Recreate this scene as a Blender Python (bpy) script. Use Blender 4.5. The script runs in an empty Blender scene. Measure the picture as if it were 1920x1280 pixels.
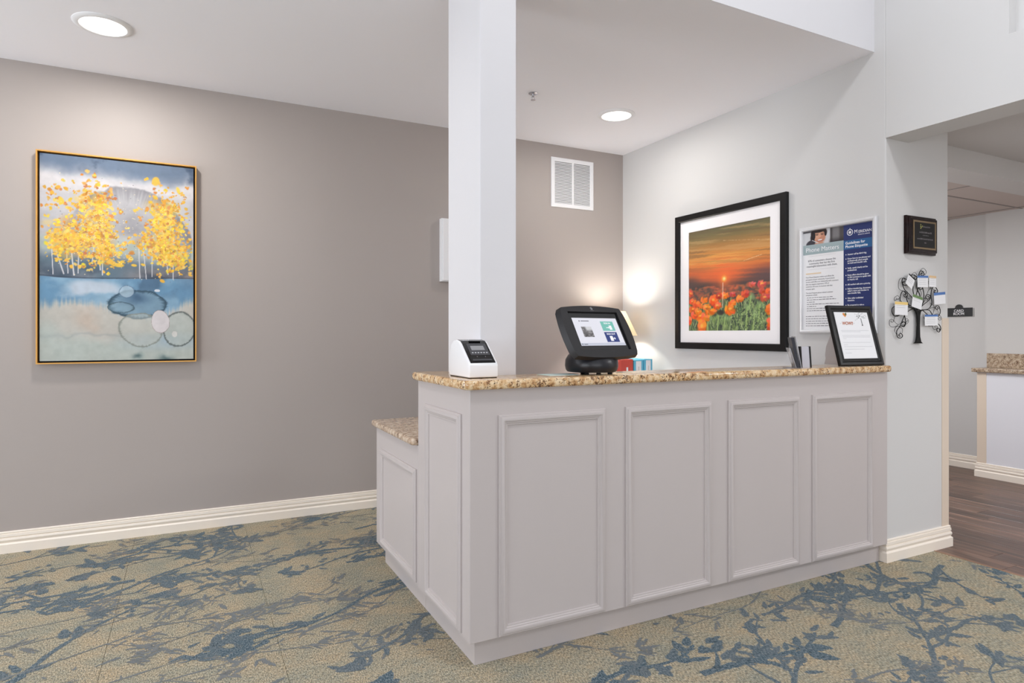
import bpy, bmesh, math, random
import numpy as np
from mathutils import Vector, Matrix, Euler

C = bpy.context.scene.collection
sc = bpy.context.scene
PI = math.pi

# ------------------------------------------------------------------ camera
cam = bpy.data.cameras.new('camera')
cam_ob = bpy.data.objects.new('camera', cam)
C.objects.link(cam_ob)
cam.sensor_width = 36.0
cam.lens = 1190.6 / 1920 * 36
cam.shift_y = -14.8 / 1920
cam.clip_start = 0.05
cam_ob.location = (0, 0, 1.239)
cam_ob.rotation_euler = (PI / 2, 0, -0.4707)
sc.camera = cam_ob

# ------------------------------------------------------------------ world, lights, exposure
w = bpy.data.worlds.new('world')
sc.world = w
w.use_nodes = True
w.node_tree.nodes['Background'].inputs[0].default_value = (0.80, 0.88, 1.0, 1)
w.node_tree.nodes['Background'].inputs[1].default_value = 0.5

def area(name, loc, rot, sx, sy, power, col):
    l = bpy.data.lights.new(name, 'AREA')
    l.shape = 'RECTANGLE'; l.size = sx; l.size_y = sy
    l.energy = power; l.color = col
    o = bpy.data.objects.new(name, l); C.objects.link(o)
    o.location = loc; o.rotation_euler = rot
    return o

# daylight entering through the tall lobby windows on the left and behind the camera:
# sky light coming down, plus added fills tilted upward to brighten the ceiling
area('window_light', (-4.45, -1.4, 2.6), (0, -PI / 2, 0), 3.2, 4.6, 12, (0.88, 0.94, 1.0))
area('window_light', (-0.4, -4.9, 2.6), (PI / 2, 0, 0), 5.5, 3.6, 37, (0.95, 0.96, 1.0))
area('ceiling_fill_light', (-4.45, -1.4, 0.9), (0, -PI / 2 - 0.65, 0), 0.9, 4.6, 98, (0.89, 0.94, 1.0))
area('ceiling_fill_light', (-0.4, -4.9, 0.9), (PI / 2 + 0.6, 0, 0), 5.5, 0.9, 60, (0.95, 0.96, 1.0))
area('alcove_fill_light', (-4.5, 3.3, 1.45), (0, -PI / 2 - 0.32, 0), 1.9, 1.7, 112, (0.89, 0.94, 1.0))  # added out-of-frame fill, tilted up; lifts the ceiling and left-facing sides
# lobby ceiling lamp, high above the front of the counter
area('lobby_lamp', (1.9, 0.3, 4.62), (0, 0, 0), 0.5, 0.5, 48, (0.97, 0.98, 1.0))
# area lights added out of view to brighten the hall, no fixtures
area('hall_fill_light', (5.2, -0.6, 2.43), (0, 0, 0), 0.6, 0.6, 80, (0.96, 0.97, 1.0))
area('hall_fill_light', (4.45, 3.3, 2.30), (0, 0, 0), 0.55, 0.55, 36, (0.96, 0.97, 1.0))

vs = sc.view_settings
vs.view_transform = 'Standard'; vs.look = 'None'
vs.exposure = 0.0; vs.gamma = 1.0; vs.use_curve_mapping = False
try:
    sc.cycles.max_bounces = 10
    sc.cycles.diffuse_bounces = 6
    sc.cycles.transparent_max_bounces = 64
    sc.cycles.caustics_reflective = False
    sc.cycles.caustics_refractive = False
except Exception:
    pass

# ------------------------------------------------------------------ materials
def lin(c):
    return tuple(((v / 255) / 12.92 if v / 255 <= 0.04045 else ((v / 255 + 0.055) / 1.055) ** 2.4) for v in c)

MATS = {}
def mat(name, rgb, rough=0.6, metal=0.0, spec=0.5, emit=None, estr=0.0, bump=0.0, bscale=200.0, var=0.0):
    """plain paint / plastic / metal with a little procedural grain"""
    if name in MATS: return MATS[name]
    m = bpy.data.materials.new(name); m.use_nodes = True
    nt = m.node_tree; b = nt.nodes['Principled BSDF']
    c = lin(rgb) + (1,)
    b.inputs['Base Color'].default_value = c
    b.inputs['Roughness'].default_value = rough
    b.inputs['Metallic'].default_value = metal
    b.inputs['Specular IOR Level'].default_value = spec
    if emit is not None:
        b.inputs['Emission Color'].default_value = lin(emit) + (1,)
        b.inputs['Emission Strength'].default_value = estr
    if bump or var:
        tc = nt.nodes.new('ShaderNodeTexCoord')
        n = nt.nodes.new('ShaderNodeTexNoise'); n.inputs['Scale'].default_value = bscale
        n.inputs['Detail'].default_value = 3
        nt.links.new(tc.outputs['Object'], n.inputs['Vector'])
        if bump:
            bp = nt.nodes.new('ShaderNodeBump'); bp.inputs['Strength'].default_value = bump
            bp.inputs['Distance'].default_value = 0.002
            nt.links.new(n.outputs['Fac'], bp.inputs['Height'])
            nt.links.new(bp.outputs['Normal'], b.inputs['Normal'])
        if var:
            n2 = nt.nodes.new('ShaderNodeTexNoise'); n2.inputs['Scale'].default_value = bscale * 0.05
            nt.links.new(tc.outputs['Object'], n2.inputs['Vector'])
            h = nt.nodes.new('ShaderNodeHueSaturation'); h.inputs['Color'].default_value = c
            mr = nt.nodes.new('ShaderNodeMapRange')
            mr.inputs['To Min'].default_value = 1 - var; mr.inputs['To Max'].default_value = 1 + var
            nt.links.new(n2.outputs['Fac'], mr.inputs['Value'])
            nt.links.new(mr.outputs['Result'], h.inputs['Value'])
            nt.links.new(h.outputs['Color'], b.inputs['Base Color'])
    MATS[name] = m
    return m

def mat_attr(name, rough=0.5, spec=0.3):
    """printed or painted picture: colours stored on the mesh"""
    if name in MATS: return MATS[name]
    m = bpy.data.materials.new(name); m.use_nodes = True
    nt = m.node_tree; b = nt.nodes['Principled BSDF']
    a = nt.nodes.new('ShaderNodeAttribute'); a.attribute_name = 'print'
    nt.links.new(a.outputs['Color'], b.inputs['Base Color'])
    b.inputs['Roughness'].default_value = rough
    b.inputs['Specular IOR Level'].default_value = spec
    MATS[name] = m
    return m

def ramp(nt, pts, interp='LINEAR'):
    r = nt.nodes.new('ShaderNodeValToRGB'); r.color_ramp.interpolation = interp
    e = r.color_ramp.elements
    while len(e) > 1: e.remove(e[-1])
    e[0].position = pts[0][0]; e[0].color = lin(pts[0][1]) + (1,)
    for p, c in pts[1:]:
        x = e.new(p); x.color = lin(c) + (1,)
    return r

def mat_granite(name, base, dark=1.0, rough=0.12):
    if name in MATS: return MATS[name]
    m = bpy.data.materials.new(name); m.use_nodes = True
    nt = m.node_tree; b = nt.nodes['Principled BSDF']; L = nt.links
    g = nt.nodes.new('ShaderNodeNewGeometry')
    n1 = nt.nodes.new('ShaderNodeTexNoise'); n1.inputs['Scale'].default_value = 42; n1.inputs['Detail'].default_value = 5; n1.inputs['Roughness'].default_value = 0.65
    n2 = nt.nodes.new('ShaderNodeTexNoise'); n2.inputs['Scale'].default_value = 95; n2.inputs['Detail'].default_value = 3; n2.inputs['Distortion'].default_value = 1.2
    n3 = nt.nodes.new('ShaderNodeTexNoise'); n3.inputs['Scale'].default_value = 14; n3.inputs['Detail'].default_value = 2
    v = nt.nodes.new('ShaderNodeTexVoronoi'); v.inputs['Scale'].default_value = 150
    for n in (n1, n2, n3, v): L.new(g.outputs['Position'], n.inputs['Vector'])
    r1 = ramp(nt, base)
    L.new(n1.outputs['Fac'], r1.inputs['Fac'])
    add = nt.nodes.new('ShaderNodeMath'); add.operation = 'MULTIPLY_ADD'
    L.new(n3.outputs['Fac'], add.inputs[0]); add.inputs[1].default_value = 0.35
    L.new(n2.outputs['Fac'], add.inputs[2])
    r2 = ramp(nt, [(0.0, (255, 255, 255)), (0.575, (255, 255, 255)), (0.60, (0, 0, 0)), (1, (0, 0, 0))])
    L.new(add.outputs[0], r2.inputs['Fac'])
    sp = ramp(nt, [(0, (38, 26, 22)), (0.5, (96, 62, 40)), (1, (140, 100, 66))])
    L.new(v.outputs['Color'], sp.inputs['Fac'])
    mx = nt.nodes.new('ShaderNodeMix'); mx.data_type = 'RGBA'
    rr = nt.nodes.new('ShaderNodeMath'); rr.operation = 'MULTIPLY'; rr.inputs[1].default_value = dark
    L.new(r2.outputs['Color'], rr.inputs[0])
    L.new(rr.outputs[0], mx.inputs['Factor'])
    L.new(r1.outputs['Color'], mx.inputs['A']); L.new(sp.outputs['Color'], mx.inputs['B'])
    L.new(mx.outputs['Result'], b.inputs['Base Color'])
    b.inputs['Roughness'].default_value = rough
    MATS[name] = m
    return m

def mat_carpet():
    m = bpy.data.materials.new('carpet_weave'); m.use_nodes = True
    nt = m.node_tree; b = nt.nodes['Principled BSDF']; L = nt.links
    g = nt.nodes.new('ShaderNodeNewGeometry')
    mp = nt.nodes.new('ShaderNodeMapping'); mp.inputs['Scale'].default_value = (260, 85, 1)
    L.new(g.outputs['Position'], mp.inputs['Vector'])
    n1 = nt.nodes.new('ShaderNodeTexNoise'); n1.inputs['Scale'].default_value = 1.0; n1.inputs['Detail'].default_value = 2
    L.new(mp.outputs['Vector'], n1.inputs['Vector'])
    n2 = nt.nodes.new('ShaderNodeTexNoise'); n2.inputs['Scale'].default_value = 4.5; n2.inputs['Detail'].default_value = 8; n2.inputs['Roughness'].default_value = 0.75
    L.new(g.outputs['Position'], n2.inputs['Vector'])
    n3 = nt.nodes.new('ShaderNodeTexNoise'); n3.inputs['Scale'].default_value = 110; n3.inputs['Detail'].default_value = 2
    L.new(g.outputs['Position'], n3.inputs['Vector'])
    r1 = ramp(nt, [(0.28, (100, 100, 95)), (0.42, (150, 144, 126)), (0.53, (182, 173, 150)), (0.68, (214, 205, 183))])
    L.new(n1.outputs['Fac'], r1.inputs['Fac'])
    r2 = ramp(nt, [(0.36, (214, 222, 228)), (0.48, (236, 236, 234)), (0.56, (248, 241, 234)), (0.66, (255, 242, 228))])
    L.new(n2.outputs['Fac'], r2.inputs['Fac'])
    mu = nt.nodes.new('ShaderNodeMix'); mu.data_type = 'RGBA'; mu.blend_type = 'MULTIPLY'; mu.inputs['Factor'].default_value = 1
    L.new(r1.outputs['Color'], mu.inputs['A']); L.new(r2.outputs['Color'], mu.inputs['B'])
    # stray blue-grey yarns
    r3 = ramp(nt, [(0.54, (0, 0, 0)), (0.64, (150, 150, 150))])
    L.new(n3.outputs['Fac'], r3.inputs['Fac'])
    m2 = nt.nodes.new('ShaderNodeMix'); m2.data_type = 'RGBA'
    m2.inputs['B'].default_value = lin((92, 112, 120)) + (1,)
    L.new(r3.outputs['Color'], m2.inputs['Factor']); L.new(mu.outputs['Result'], m2.inputs['A'])
    L.new(m2.outputs['Result'], b.inputs['Base Color'])
    b.inputs['Roughness'].default_value = 0.95; b.inputs['Specular IOR Level'].default_value = 0.1
    bp = nt.nodes.new('ShaderNodeBump'); bp.inputs['Strength'].default_value = 0.25; bp.inputs['Distance'].default_value = 0.001
    L.new(n1.outputs['Fac'], bp.inputs['Height']); L.new(bp.outputs['Normal'], b.inputs['Normal'])
    MATS['carpet_weave'] = m
    return m

def mat_carpet_motif():
    """blue yarn of the branch motif: ragged, woven edges"""
    m = bpy.data.materials.new('carpet_motif'); m.use_nodes = True
    nt = m.node_tree; b = nt.nodes['Principled BSDF']; L = nt.links
    out = nt.nodes['Material Output']
    g = nt.nodes.new('ShaderNodeNewGeometry')
    mp = nt.nodes.new('ShaderNodeMapping'); mp.inputs['Scale'].default_value = (210, 90, 1)
    L.new(g.outputs['Position'], mp.inputs['Vector'])
    n1 = nt.nodes.new('ShaderNodeTexNoise'); n1.inputs['Scale'].default_value = 1; n1.inputs['Detail'].default_value = 2
    L.new(mp.outputs['Vector'], n1.inputs['Vector'])
    n2 = nt.nodes.new('ShaderNodeTexNoise'); n2.inputs['Scale'].default_value = 45; n2.inputs['Detail'].default_value = 3
    L.new(g.outputs['Position'], n2.inputs['Vector'])
    n4 = nt.nodes.new('ShaderNodeTexNoise'); n4.inputs['Scale'].default_value = 2.2
    L.new(g.outputs['Position'], n4.inputs['Vector'])
    a = nt.nodes.new('ShaderNodeAttribute'); a.attribute_name = 'edge'
    t = nt.nodes.new('ShaderNodeAttribute'); t.attribute_name = 'tone'
    r1 = ramp(nt, [(0.3, (56, 73, 83)), (0.48, (84, 101, 110)), (0.68, (134, 143, 147))])
    L.new(n1.outputs['Fac'], r1.inputs['Fac'])
    fade = nt.nodes.new('ShaderNodeMix'); fade.data_type = 'RGBA'; fade.inputs['B'].default_value = lin((126, 128, 127)) + (1,)
    L.new(t.outputs['Fac'], fade.inputs['Factor']); L.new(r1.outputs['Color'], fade.inputs['A'])
    L.new(fade.outputs['Result'], b.inputs['Base Color'])
    b.inputs['Roughness'].default_value = 0.95; b.inputs['Specular IOR Level'].default_value = 0.1
    # coverage = edge*1.4 + fine noise + patch noise - tone*k
    def M(op, x, y):
        n = nt.nodes.new('ShaderNodeMath'); n.operation = op
        for i, q in enumerate((x, y)):
            if isinstance(q, (int, float)): n.inputs[i].default_value = q
            else: L.new(q, n.inputs[i])
        return n.outputs[0]
    s = M('MULTIPLY', a.outputs['Fac'], 1.5)
    s = M('ADD', s, M('MULTIPLY', n1.outputs['Fac'], 1.7))
    s = M('ADD', s, M('MULTIPLY', n2.outputs['Fac'], 1.5))
    s = M('SUBTRACT', s, M('MULTIPLY', t.outputs['Fac'], 0.95))
    al = M('GREATER_THAN', s, 1.82)
    tr = nt.nodes.new('ShaderNodeBsdfTransparent')
    mx = nt.nodes.new('ShaderNodeMixShader')
    L.new(al, mx.inputs[0]); L.new(tr.outputs[0], mx.inputs[1]); L.new(b.outputs[0], mx.inputs[2])
    L.new(mx.outputs[0], out.inputs['Surface'])
    MATS['carpet_motif'] = m
    return m

def mat_wood(name, stops, scale=(60, 3, 3), rough=0.35):
    if name in MATS: return MATS[name]
    m = bpy.data.materials.new(name); m.use_nodes = True
    nt = m.node_tree; b = nt.nodes['Principled BSDF']; L = nt.links
    g = nt.nodes.new('ShaderNodeTexCoord'); oi = nt.nodes.new('ShaderNodeObjectInfo')
    ad = nt.nodes.new('ShaderNodeVectorMath'); ad.operation = 'MULTIPLY_ADD'
    ad.inputs[1].default_value = (7, 7, 7)
    cb = nt.nodes.new('ShaderNodeCombineXYZ')
    for i in range(3): L.new(oi.outputs['Random'], cb.inputs[i])
    L.new(cb.outputs[0], ad.inputs[0]); L.new(g.outputs['Object'], ad.inputs[2])
    mp = nt.nodes.new('ShaderNodeMapping'); mp.inputs['Scale'].default_value = scale
    L.new(ad.outputs[0], mp.inputs['Vector'])
    n = nt.nodes.new('ShaderNodeTexNoise'); n.inputs['Scale'].default_value = 1; n.inputs['Detail'].default_value = 5; n.inputs['Distortion'].default_value = 0.6
    L.new(mp.outputs['Vector'], n.inputs['Vector'])
    r = ramp(nt, stops); L.new(n.outputs['Fac'], r.inputs['Fac'])
    h = nt.nodes.new('ShaderNodeHueSaturation')
    mr = nt.nodes.new('ShaderNodeMapRange'); mr.inputs['To Min'].default_value = 0.7; mr.inputs['To Max'].default_value = 1.35
    L.new(oi.outputs['Random'], mr.inputs['Value']); L.new(mr.outputs['Result'], h.inputs['Value'])
    L.new(r.outputs['Color'], h.inputs['Color']); L.new(h.outputs['Color'], b.inputs['Base Color'])
    b.inputs['Roughness'].default_value = rough
    MATS[name] = m
    return m

def mat_clear(name, rgb, alpha, rough=0.08):
    if name in MATS: return MATS[name]
    m = bpy.data.materials.new(name); m.use_nodes = True
    nt = m.node_tree; b = nt.nodes['Principled BSDF']
    b.inputs['Base Color'].default_value = lin(rgb) + (1,)
    b.inputs['Roughness'].default_value = rough
    b.inputs['Alpha'].default_value = alpha
    MATS[name] = m
    return m

def mat_shade(name):
    m = bpy.data.materials.new(name); m.use_nodes = True
    nt = m.node_tree; nt.nodes.remove(nt.nodes['Principled BSDF'])
    t = nt.nodes.new('ShaderNodeBsdfTranslucent'); t.inputs[0].default_value = lin((250, 240, 222)) + (1,)
    d = nt.nodes.new('ShaderNodeBsdfDiffuse'); d.inputs[0].default_value = lin((250, 240, 222)) + (1,)
    x = nt.nodes.new('ShaderNodeMixShader'); x.inputs[0].default_value = 0.35
    nt.links.new(t.outputs[0], x.inputs[1]); nt.links.new(d.outputs[0], x.inputs[2])
    nt.links.new(x.outputs[0], nt.nodes['Material Output'].inputs['Surface'])
    return m

M_TAUPE = mat('taupe_paint', (172, 163, 158), 0.55, bump=0.05, bscale=500)
M_GREY = mat('pale_grey_paint', (212, 211, 210), 0.55, bump=0.05, bscale=500)
M_WHITE = mat('white_paint', (221, 220, 223), 0.55, bump=0.05, bscale=500)
M_CEIL = mat('ceiling_paint', (248, 247, 252), 0.8, bump=0.05, bscale=500)
M_HALL = mat('hall_paint', (204, 202, 200), 0.6, bump=0.05, bscale=500)
M_CREAM = mat('cream_trim_paint', (243, 233, 220), 0.4)
M_GUARD = mat('cream_vinyl', (222, 206, 188), 0.45)
M_COUNTER = mat('mauve_grey_paint', (196, 188, 186), 0.38)
M_BLACK = mat('black_lacquer', (17, 15, 15), 0.42, spec=0.3)
M_BLACKSATIN = mat('black_plastic', (36, 35, 37), 0.45, spec=0.4)
M_GOLD = mat('gold_leaf', (214, 160, 82), 0.38, metal=0.35)
M_WPLAST = mat('white_plastic', (238, 238, 240), 0.3)
M_PAPER = mat('white_paper', (240, 240, 242), 0.7)
M_MATBOARD = mat('white_mat_board', (250, 247, 248), 0.7)
M_CHROME = mat('chrome', (200, 200, 205), 0.2, metal=0.9)
M_SILVER = mat('silver_snap_frame', (226, 226, 228), 0.3, metal=0.25)
M_IRON = mat('black_iron', (9, 9, 9), 0.6, spec=0.2)
M_WTEXT = mat('white_ink', (245, 245, 248), 0.6)
M_GTEXT = mat('grey_ink', (110, 108, 116), 0.7)
M_LGTEXT = mat('pale_grey_ink', (176, 176, 180), 0.7)
M_NAVY = mat('navy_print', (28, 44, 104), 0.5)
M_BLUE2 = mat('blue_print', (28, 92, 146), 0.5)
M_SAGE = mat('sage_print', (160, 178, 182), 0.5)
M_GRAN = mat_granite('gold_granite', [(0.28, (122, 84, 56)), (0.42, (196, 152, 104)), (0.52, (222, 190, 146)), (0.64, (236, 214, 180)), (0.8, (214, 176, 124))], 0.9)
M_GRAN2 = mat_granite('brown_granite', [(0.28, (96, 80, 66)), (0.42, (160, 138, 116)), (0.52, (186, 166, 142)), (0.64, (206, 190, 168)), (0.8, (170, 150, 126))], 0.8, 0.25)
M_CARPET = mat_carpet()
M_MOTIF = mat_carpet_motif()

# ------------------------------------------------------------------ mesh helpers
class MB:
    def __init__(s): s.v = []; s.f = []
    def add(s, vs, fs):
        k = len(s.v); s.v += [tuple(p) for p in vs]; s.f += [tuple(i + k for i in f) for f in fs]; return s
    def box(s, x0, y0, z0, x1, y1, z1):
        return s.add([(x0, y0, z0), (x1, y0, z0), (x1, y1, z0), (x0, y1, z0), (x0, y0, z1), (x1, y0, z1), (x1, y1, z1), (x0, y1, z1)],
                     [(3, 2, 1, 0), (4, 5, 6, 7), (0, 1, 5, 4), (1, 2, 6, 5), (2, 3, 7, 6), (3, 0, 4, 7)])
    def prism(s, poly, a, b, axis='z'):
        """polygon (CCW) extruded from a to b along an axis: z: (x,y), y: (x,z), x: (y,z)"""
        n = len(poly)
        def p(q, t):
            return (q[0], q[1], t) if axis == 'z' else ((q[0], t, q[1]) if axis == 'y' else (t, q[0], q[1]))
        s.add([p(q, a) for q in poly] + [p(q, b) for q in poly],
              [tuple(range(n - 1, -1, -1)), tuple(range(n, 2 * n))] + [(i, (i + 1) % n, n + (i + 1) % n, n + i) for i in range(n)])
        return s
    def lathe(s, prof, cx=0, cy=0, n=32, cap=True):
        k = len(prof); vs = []; fs = []
        for i in range(n):
            a = 2 * PI * i / n
            vs += [(cx + r * math.cos(a), cy + r * math.sin(a), z) for r, z in prof]
        for i in range(n):
            j = (i + 1) % n
            for q in range(k - 1): fs.append((i * k + q, j * k + q, j * k + q + 1, i * k + q + 1))
        if cap:
            fs.append(tuple(i * k for i in range(n - 1, -1, -1))); fs.append(tuple(i * k + k - 1 for i in range(n)))
        return s.add(vs, fs)
    def loft(s, rings, n=28):
        vs = []; fs = []; k = len(rings)
        for (x, y, z), r in rings: vs += [(x + r * math.cos(2 * PI * j / n), y + r * math.sin(2 * PI * j / n), z) for j in range(n)]
        for i in range(k - 1):
            for j in range(n): fs.append((i * n + j, i * n + (j + 1) % n, (i + 1) * n + (j + 1) % n, (i + 1) * n + j))
        fs.append(tuple(range(n - 1, -1, -1))); fs.append(tuple((k - 1) * n + j for j in range(n)))
        return s.add(vs, fs)
    def tube(s, pts, rad, n=8):
        pts = [Vector(p) for p in pts]; k = len(pts)
        if not hasattr(rad, '__len__'): rad = [rad] * k
        vs = []; fs = []; up = Vector((0, 1, 0))
        for i, p in enumerate(pts):
            t = (pts[min(i + 1, k - 1)] - pts[max(i - 1, 0)]).normalized()
            u = up if abs(t.dot(up)) < 0.9 else Vector((1, 0, 0))
            a = t.cross(u).normalized(); b = t.cross(a).normalized()
            vs += [tuple(p + (a * math.cos(2 * PI * j / n) + b * math.sin(2 * PI * j / n)) * rad[i]) for j in range(n)]
        for i in range(k - 1):
            for j in range(n):
                fs.append((i * n + j, i * n + (j + 1) % n, (i + 1) * n + (j + 1) % n, (i + 1) * n + j))
        fs.append(tuple(range(n - 1, -1, -1))); fs.append(tuple((k - 1) * n + j for j in range(n)))
        return s.add(vs, fs)
    def frame(s, W, H, prof, x0=0, z0=0, y0=0):
        """mitred rectangular moulding; prof = [(inset from outer edge, height towards the viewer)]"""
        k = len(prof); vs = []
        for sx, sz, px, pz in ((1, 1, 0, 0), (-1, 1, W, 0), (-1, -1, W, H), (1, -1, 0, H)):
            vs += [(x0 + px + sx * a, y0 - h, z0 + pz + sz * a) for a, h in prof]
        fs = []
        for c in range(4):
            d = (c + 1) % 4
            for q in range(k): fs.append((c * k + q, d * k + q, d * k + (q + 1) % k, c * k + (q + 1) % k))
        return s.add(vs, fs)
    def sweep(s, path, prof):
        """profile (out, z) swept along an XY path, out = right hand side of travel, mitred"""
        k = len(prof); P = [Vector(p) for p in path]; n = len(P); vs = []
        for i in range(n):
            d0 = (P[i] - P[i - 1]).normalized() if i else (P[1] - P[0]).normalized()
            d1 = (P[i + 1] - P[i]).normalized() if i < n - 1 else d0
            n0 = Vector((d0.y, -d0.x)); n1 = Vector((d1.y, -d1.x))
            m = (n0 + n1); m = m / max(m.dot(n0), 1e-6)
            vs += [(P[i].x + m.x * o, P[i].y + m.y * o, z) for o, z in prof]
        fs = []
        for i in range(n - 1):
            for q in range(k): fs.append((i * k + q, i * k + (q + 1) % k, (i + 1) * k + (q + 1) % k, (i + 1) * k + q))
        fs.append(tuple(range(k))); fs.append(tuple((n - 1) * k + q for q in range(k - 1, -1, -1)))
        return s.add(vs, fs)
    def mesh(s, name, bevel=0.0, seg=2, smooth=None, off=(0, 0, 0)):
        me = bpy.data.meshes.new(name)
        me.from_pydata([(p[0] - off[0], p[1] - off[1], p[2] - off[2]) for p in s.v], [], s.f)
        bm = bmesh.new(); bm.from_mesh(me)
        bmesh.ops.recalc_face_normals(bm, faces=bm.faces)
        if bevel:
            es = [e for e in bm.edges if len(e.link_faces) == 2 and e.calc_face_angle(0) > 0.5]
            bmesh.ops.bevel(bm, geom=es, offset=bevel, segments=seg, affect='EDGES', profile=0.5, clamp_overlap=True)
        bm.to_mesh(me); bm.free()
        if smooth is not None:
            me.polygons.foreach_set('use_smooth', [True] * len(me.polygons))
            me.set_sharp_from_angle(angle=smooth)
        return me

ORG = {}   # world origin of the thing a part belongs to (unrotated things)
def put(name, me, m, parent=None):
    o = bpy.data.objects.new(name, me)
    if m is not None and len(me.materials) == 0: me.materials.append(m)
    C.objects.link(o)
    if parent is not None: o.parent = parent
    return o
def build(mb, name, m, parent=None, bevel=0.0, seg=2, smooth=None, local=False):
    off = (0, 0, 0)
    if parent is not None and not local: off = ORG.get(parent.name, (0, 0, 0))
    o = put(name, mb.mesh(name, bevel, seg, smooth, off), m, parent)
    ORG[o.name] = off
    return o
def thing(name, label, cat, loc, rot=(0, 0, 0), group=None):
    o = bpy.data.objects.new(name, None); C.objects.link(o)
    o.empty_display_size = 0.05
    o.location = loc; o.rotation_euler = rot
    o['label'] = label; o['category'] = cat
    if group: o['group'] = group
    ORG[o.name] = tuple(loc)
    return o
def tag(o, label, cat, group=None):
    o['label'] = label; o['category'] = cat
    if group: o['group'] = group
    return o
def struct(o, label=None):
    o['kind'] = 'structure'
    if label: o['label'] = label
    return o
def lab(o, s): o['label'] = s; return o

def text(body, size, m, parent, x, y, z, align='LEFT', name='lettering', bold=0.0, sx=1.0, spacing=1.0, shear=0.0, thick=0.0002):
    """lettering standing on a wall-parallel plane facing local -y; (x, z) is the start of the first line's baseline"""
    cu = bpy.data.curves.new('t', 'FONT'); cu.body = body; cu.size = size
    cu.align_x = align; cu.offset = bold; cu.extrude = thick; cu.space_line = spacing; cu.shear = shear
    cu.resolution_u = 3
    ob = bpy.data.objects.new('t', cu); C.objects.link(ob)
    dg = bpy.context.evaluated_depsgraph_get()
    me = bpy.data.meshes.new_from_object(ob.evaluated_get(dg))
    bpy.data.objects.remove(ob); bpy.data.curves.remove(cu)
    n = len(me.vertices); co = np.empty(n * 3); me.vertices.foreach_get('co', co); co = co.reshape(-1, 3)
    new = np.stack([co[:, 0] * sx + x, y - co[:, 2], co[:, 1] + z], 1)
    me.vertices.foreach_set('co', new.ravel()); me.update()
    me.name = name
    return put(name, me, m, parent)

def rects(rs, y, d, name, m, parent):
    """flat printed bars (x0, z0, x1, z1)"""
    mb = MB()
    for x0, z0, x1, z1 in rs: mb.box(x0, y - d, z0, x1, y, z1)
    return build(mb, name, m, parent, local=True)

# --- picture rasters written to mesh colours
def fbm(h, w_, cells, octv, seed):
    rs = np.random.RandomState(seed); out = np.zeros((h, w_)); amp = 1.0; tot = 0
    for o in range(octv):
        cy = max(2, int(cells * (2 ** o) * h / max(h, w_)) + 2); cx = max(2, int(cells * (2 ** o) * w_ / max(h, w_)) + 2)
        g = rs.rand(cy + 1, cx + 1)
        yy = np.linspace(0, cy - 1e-6, h); xx = np.linspace(0, cx - 1e-6, w_)
        yi = yy.astype(int); xi = xx.astype(int); fy = (yy - yi); fx = (xx - xi)
        fy = (fy * fy * (3 - 2 * fy))[:, None]; fx = (fx * fx * (3 - 2 * fx))[None, :]
        a = g[np.ix_(yi, xi)]; b = g[np.ix_(yi, xi + 1)]; c = g[np.ix_(yi + 1, xi)]; d = g[np.ix_(yi + 1, xi + 1)]
        out += amp * ((a * (1 - fx) + b * fx) * (1 - fy) + (c * (1 - fx) + d * fx) * fy)
        tot += amp; amp *= 0.5
    return out / tot
def mixin(img, mask, col):
    img[...] = img * (1 - mask[..., None]) + np.array(col, float) * mask[..., None]
def sstep(a, b, x):
    t = np.clip((x - a) / (b - a), 0, 1); return t * t * (3 - 2 * t)
def blob(img, cx, cy, rx, ry, rot, col, alpha=1.0, soft=0.25):
    """soft ellipse; coordinates in picture units 0..1 scaled by the caller to pixels"""
    h, w_, _ = img.shape; R = max(rx, ry) * (1 + soft) + 2
    x0, x1 = int(max(0, cx - R)), int(min(w_, cx + R + 1)); y0, y1 = int(max(0, cy - R)), int(min(h, cy + R + 1))
    if x1 <= x0 or y1 <= y0: return
    yy, xx = np.mgrid[y0:y1, x0:x1]; dx = xx - cx; dy = yy - cy
    u = (dx * math.cos(rot) + dy * math.sin(rot)) / rx; v = (-dx * math.sin(rot) + dy * math.cos(rot)) / ry
    d = np.sqrt(u * u + v * v)
    mk = alpha * (1 - sstep(1 - soft, 1 + soft, d))
    img[y0:y1, x0:x1] = img[y0:y1, x0:x1] * (1 - mk[..., None]) + np.array(col, float) * mk[..., None]
def stroke(img, x0, y0, x1, y1, r, col, alpha=1.0):
    n = int(max(abs(x1 - x0), abs(y1 - y0)) / max(r * 0.7, 0.5)) + 2
    for t in np.linspace(0, 1, n): blob(img, x0 + (x1 - x0) * t, y0 + (y1 - y0) * t, r, r, 0, col, alpha, 0.35)
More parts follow.
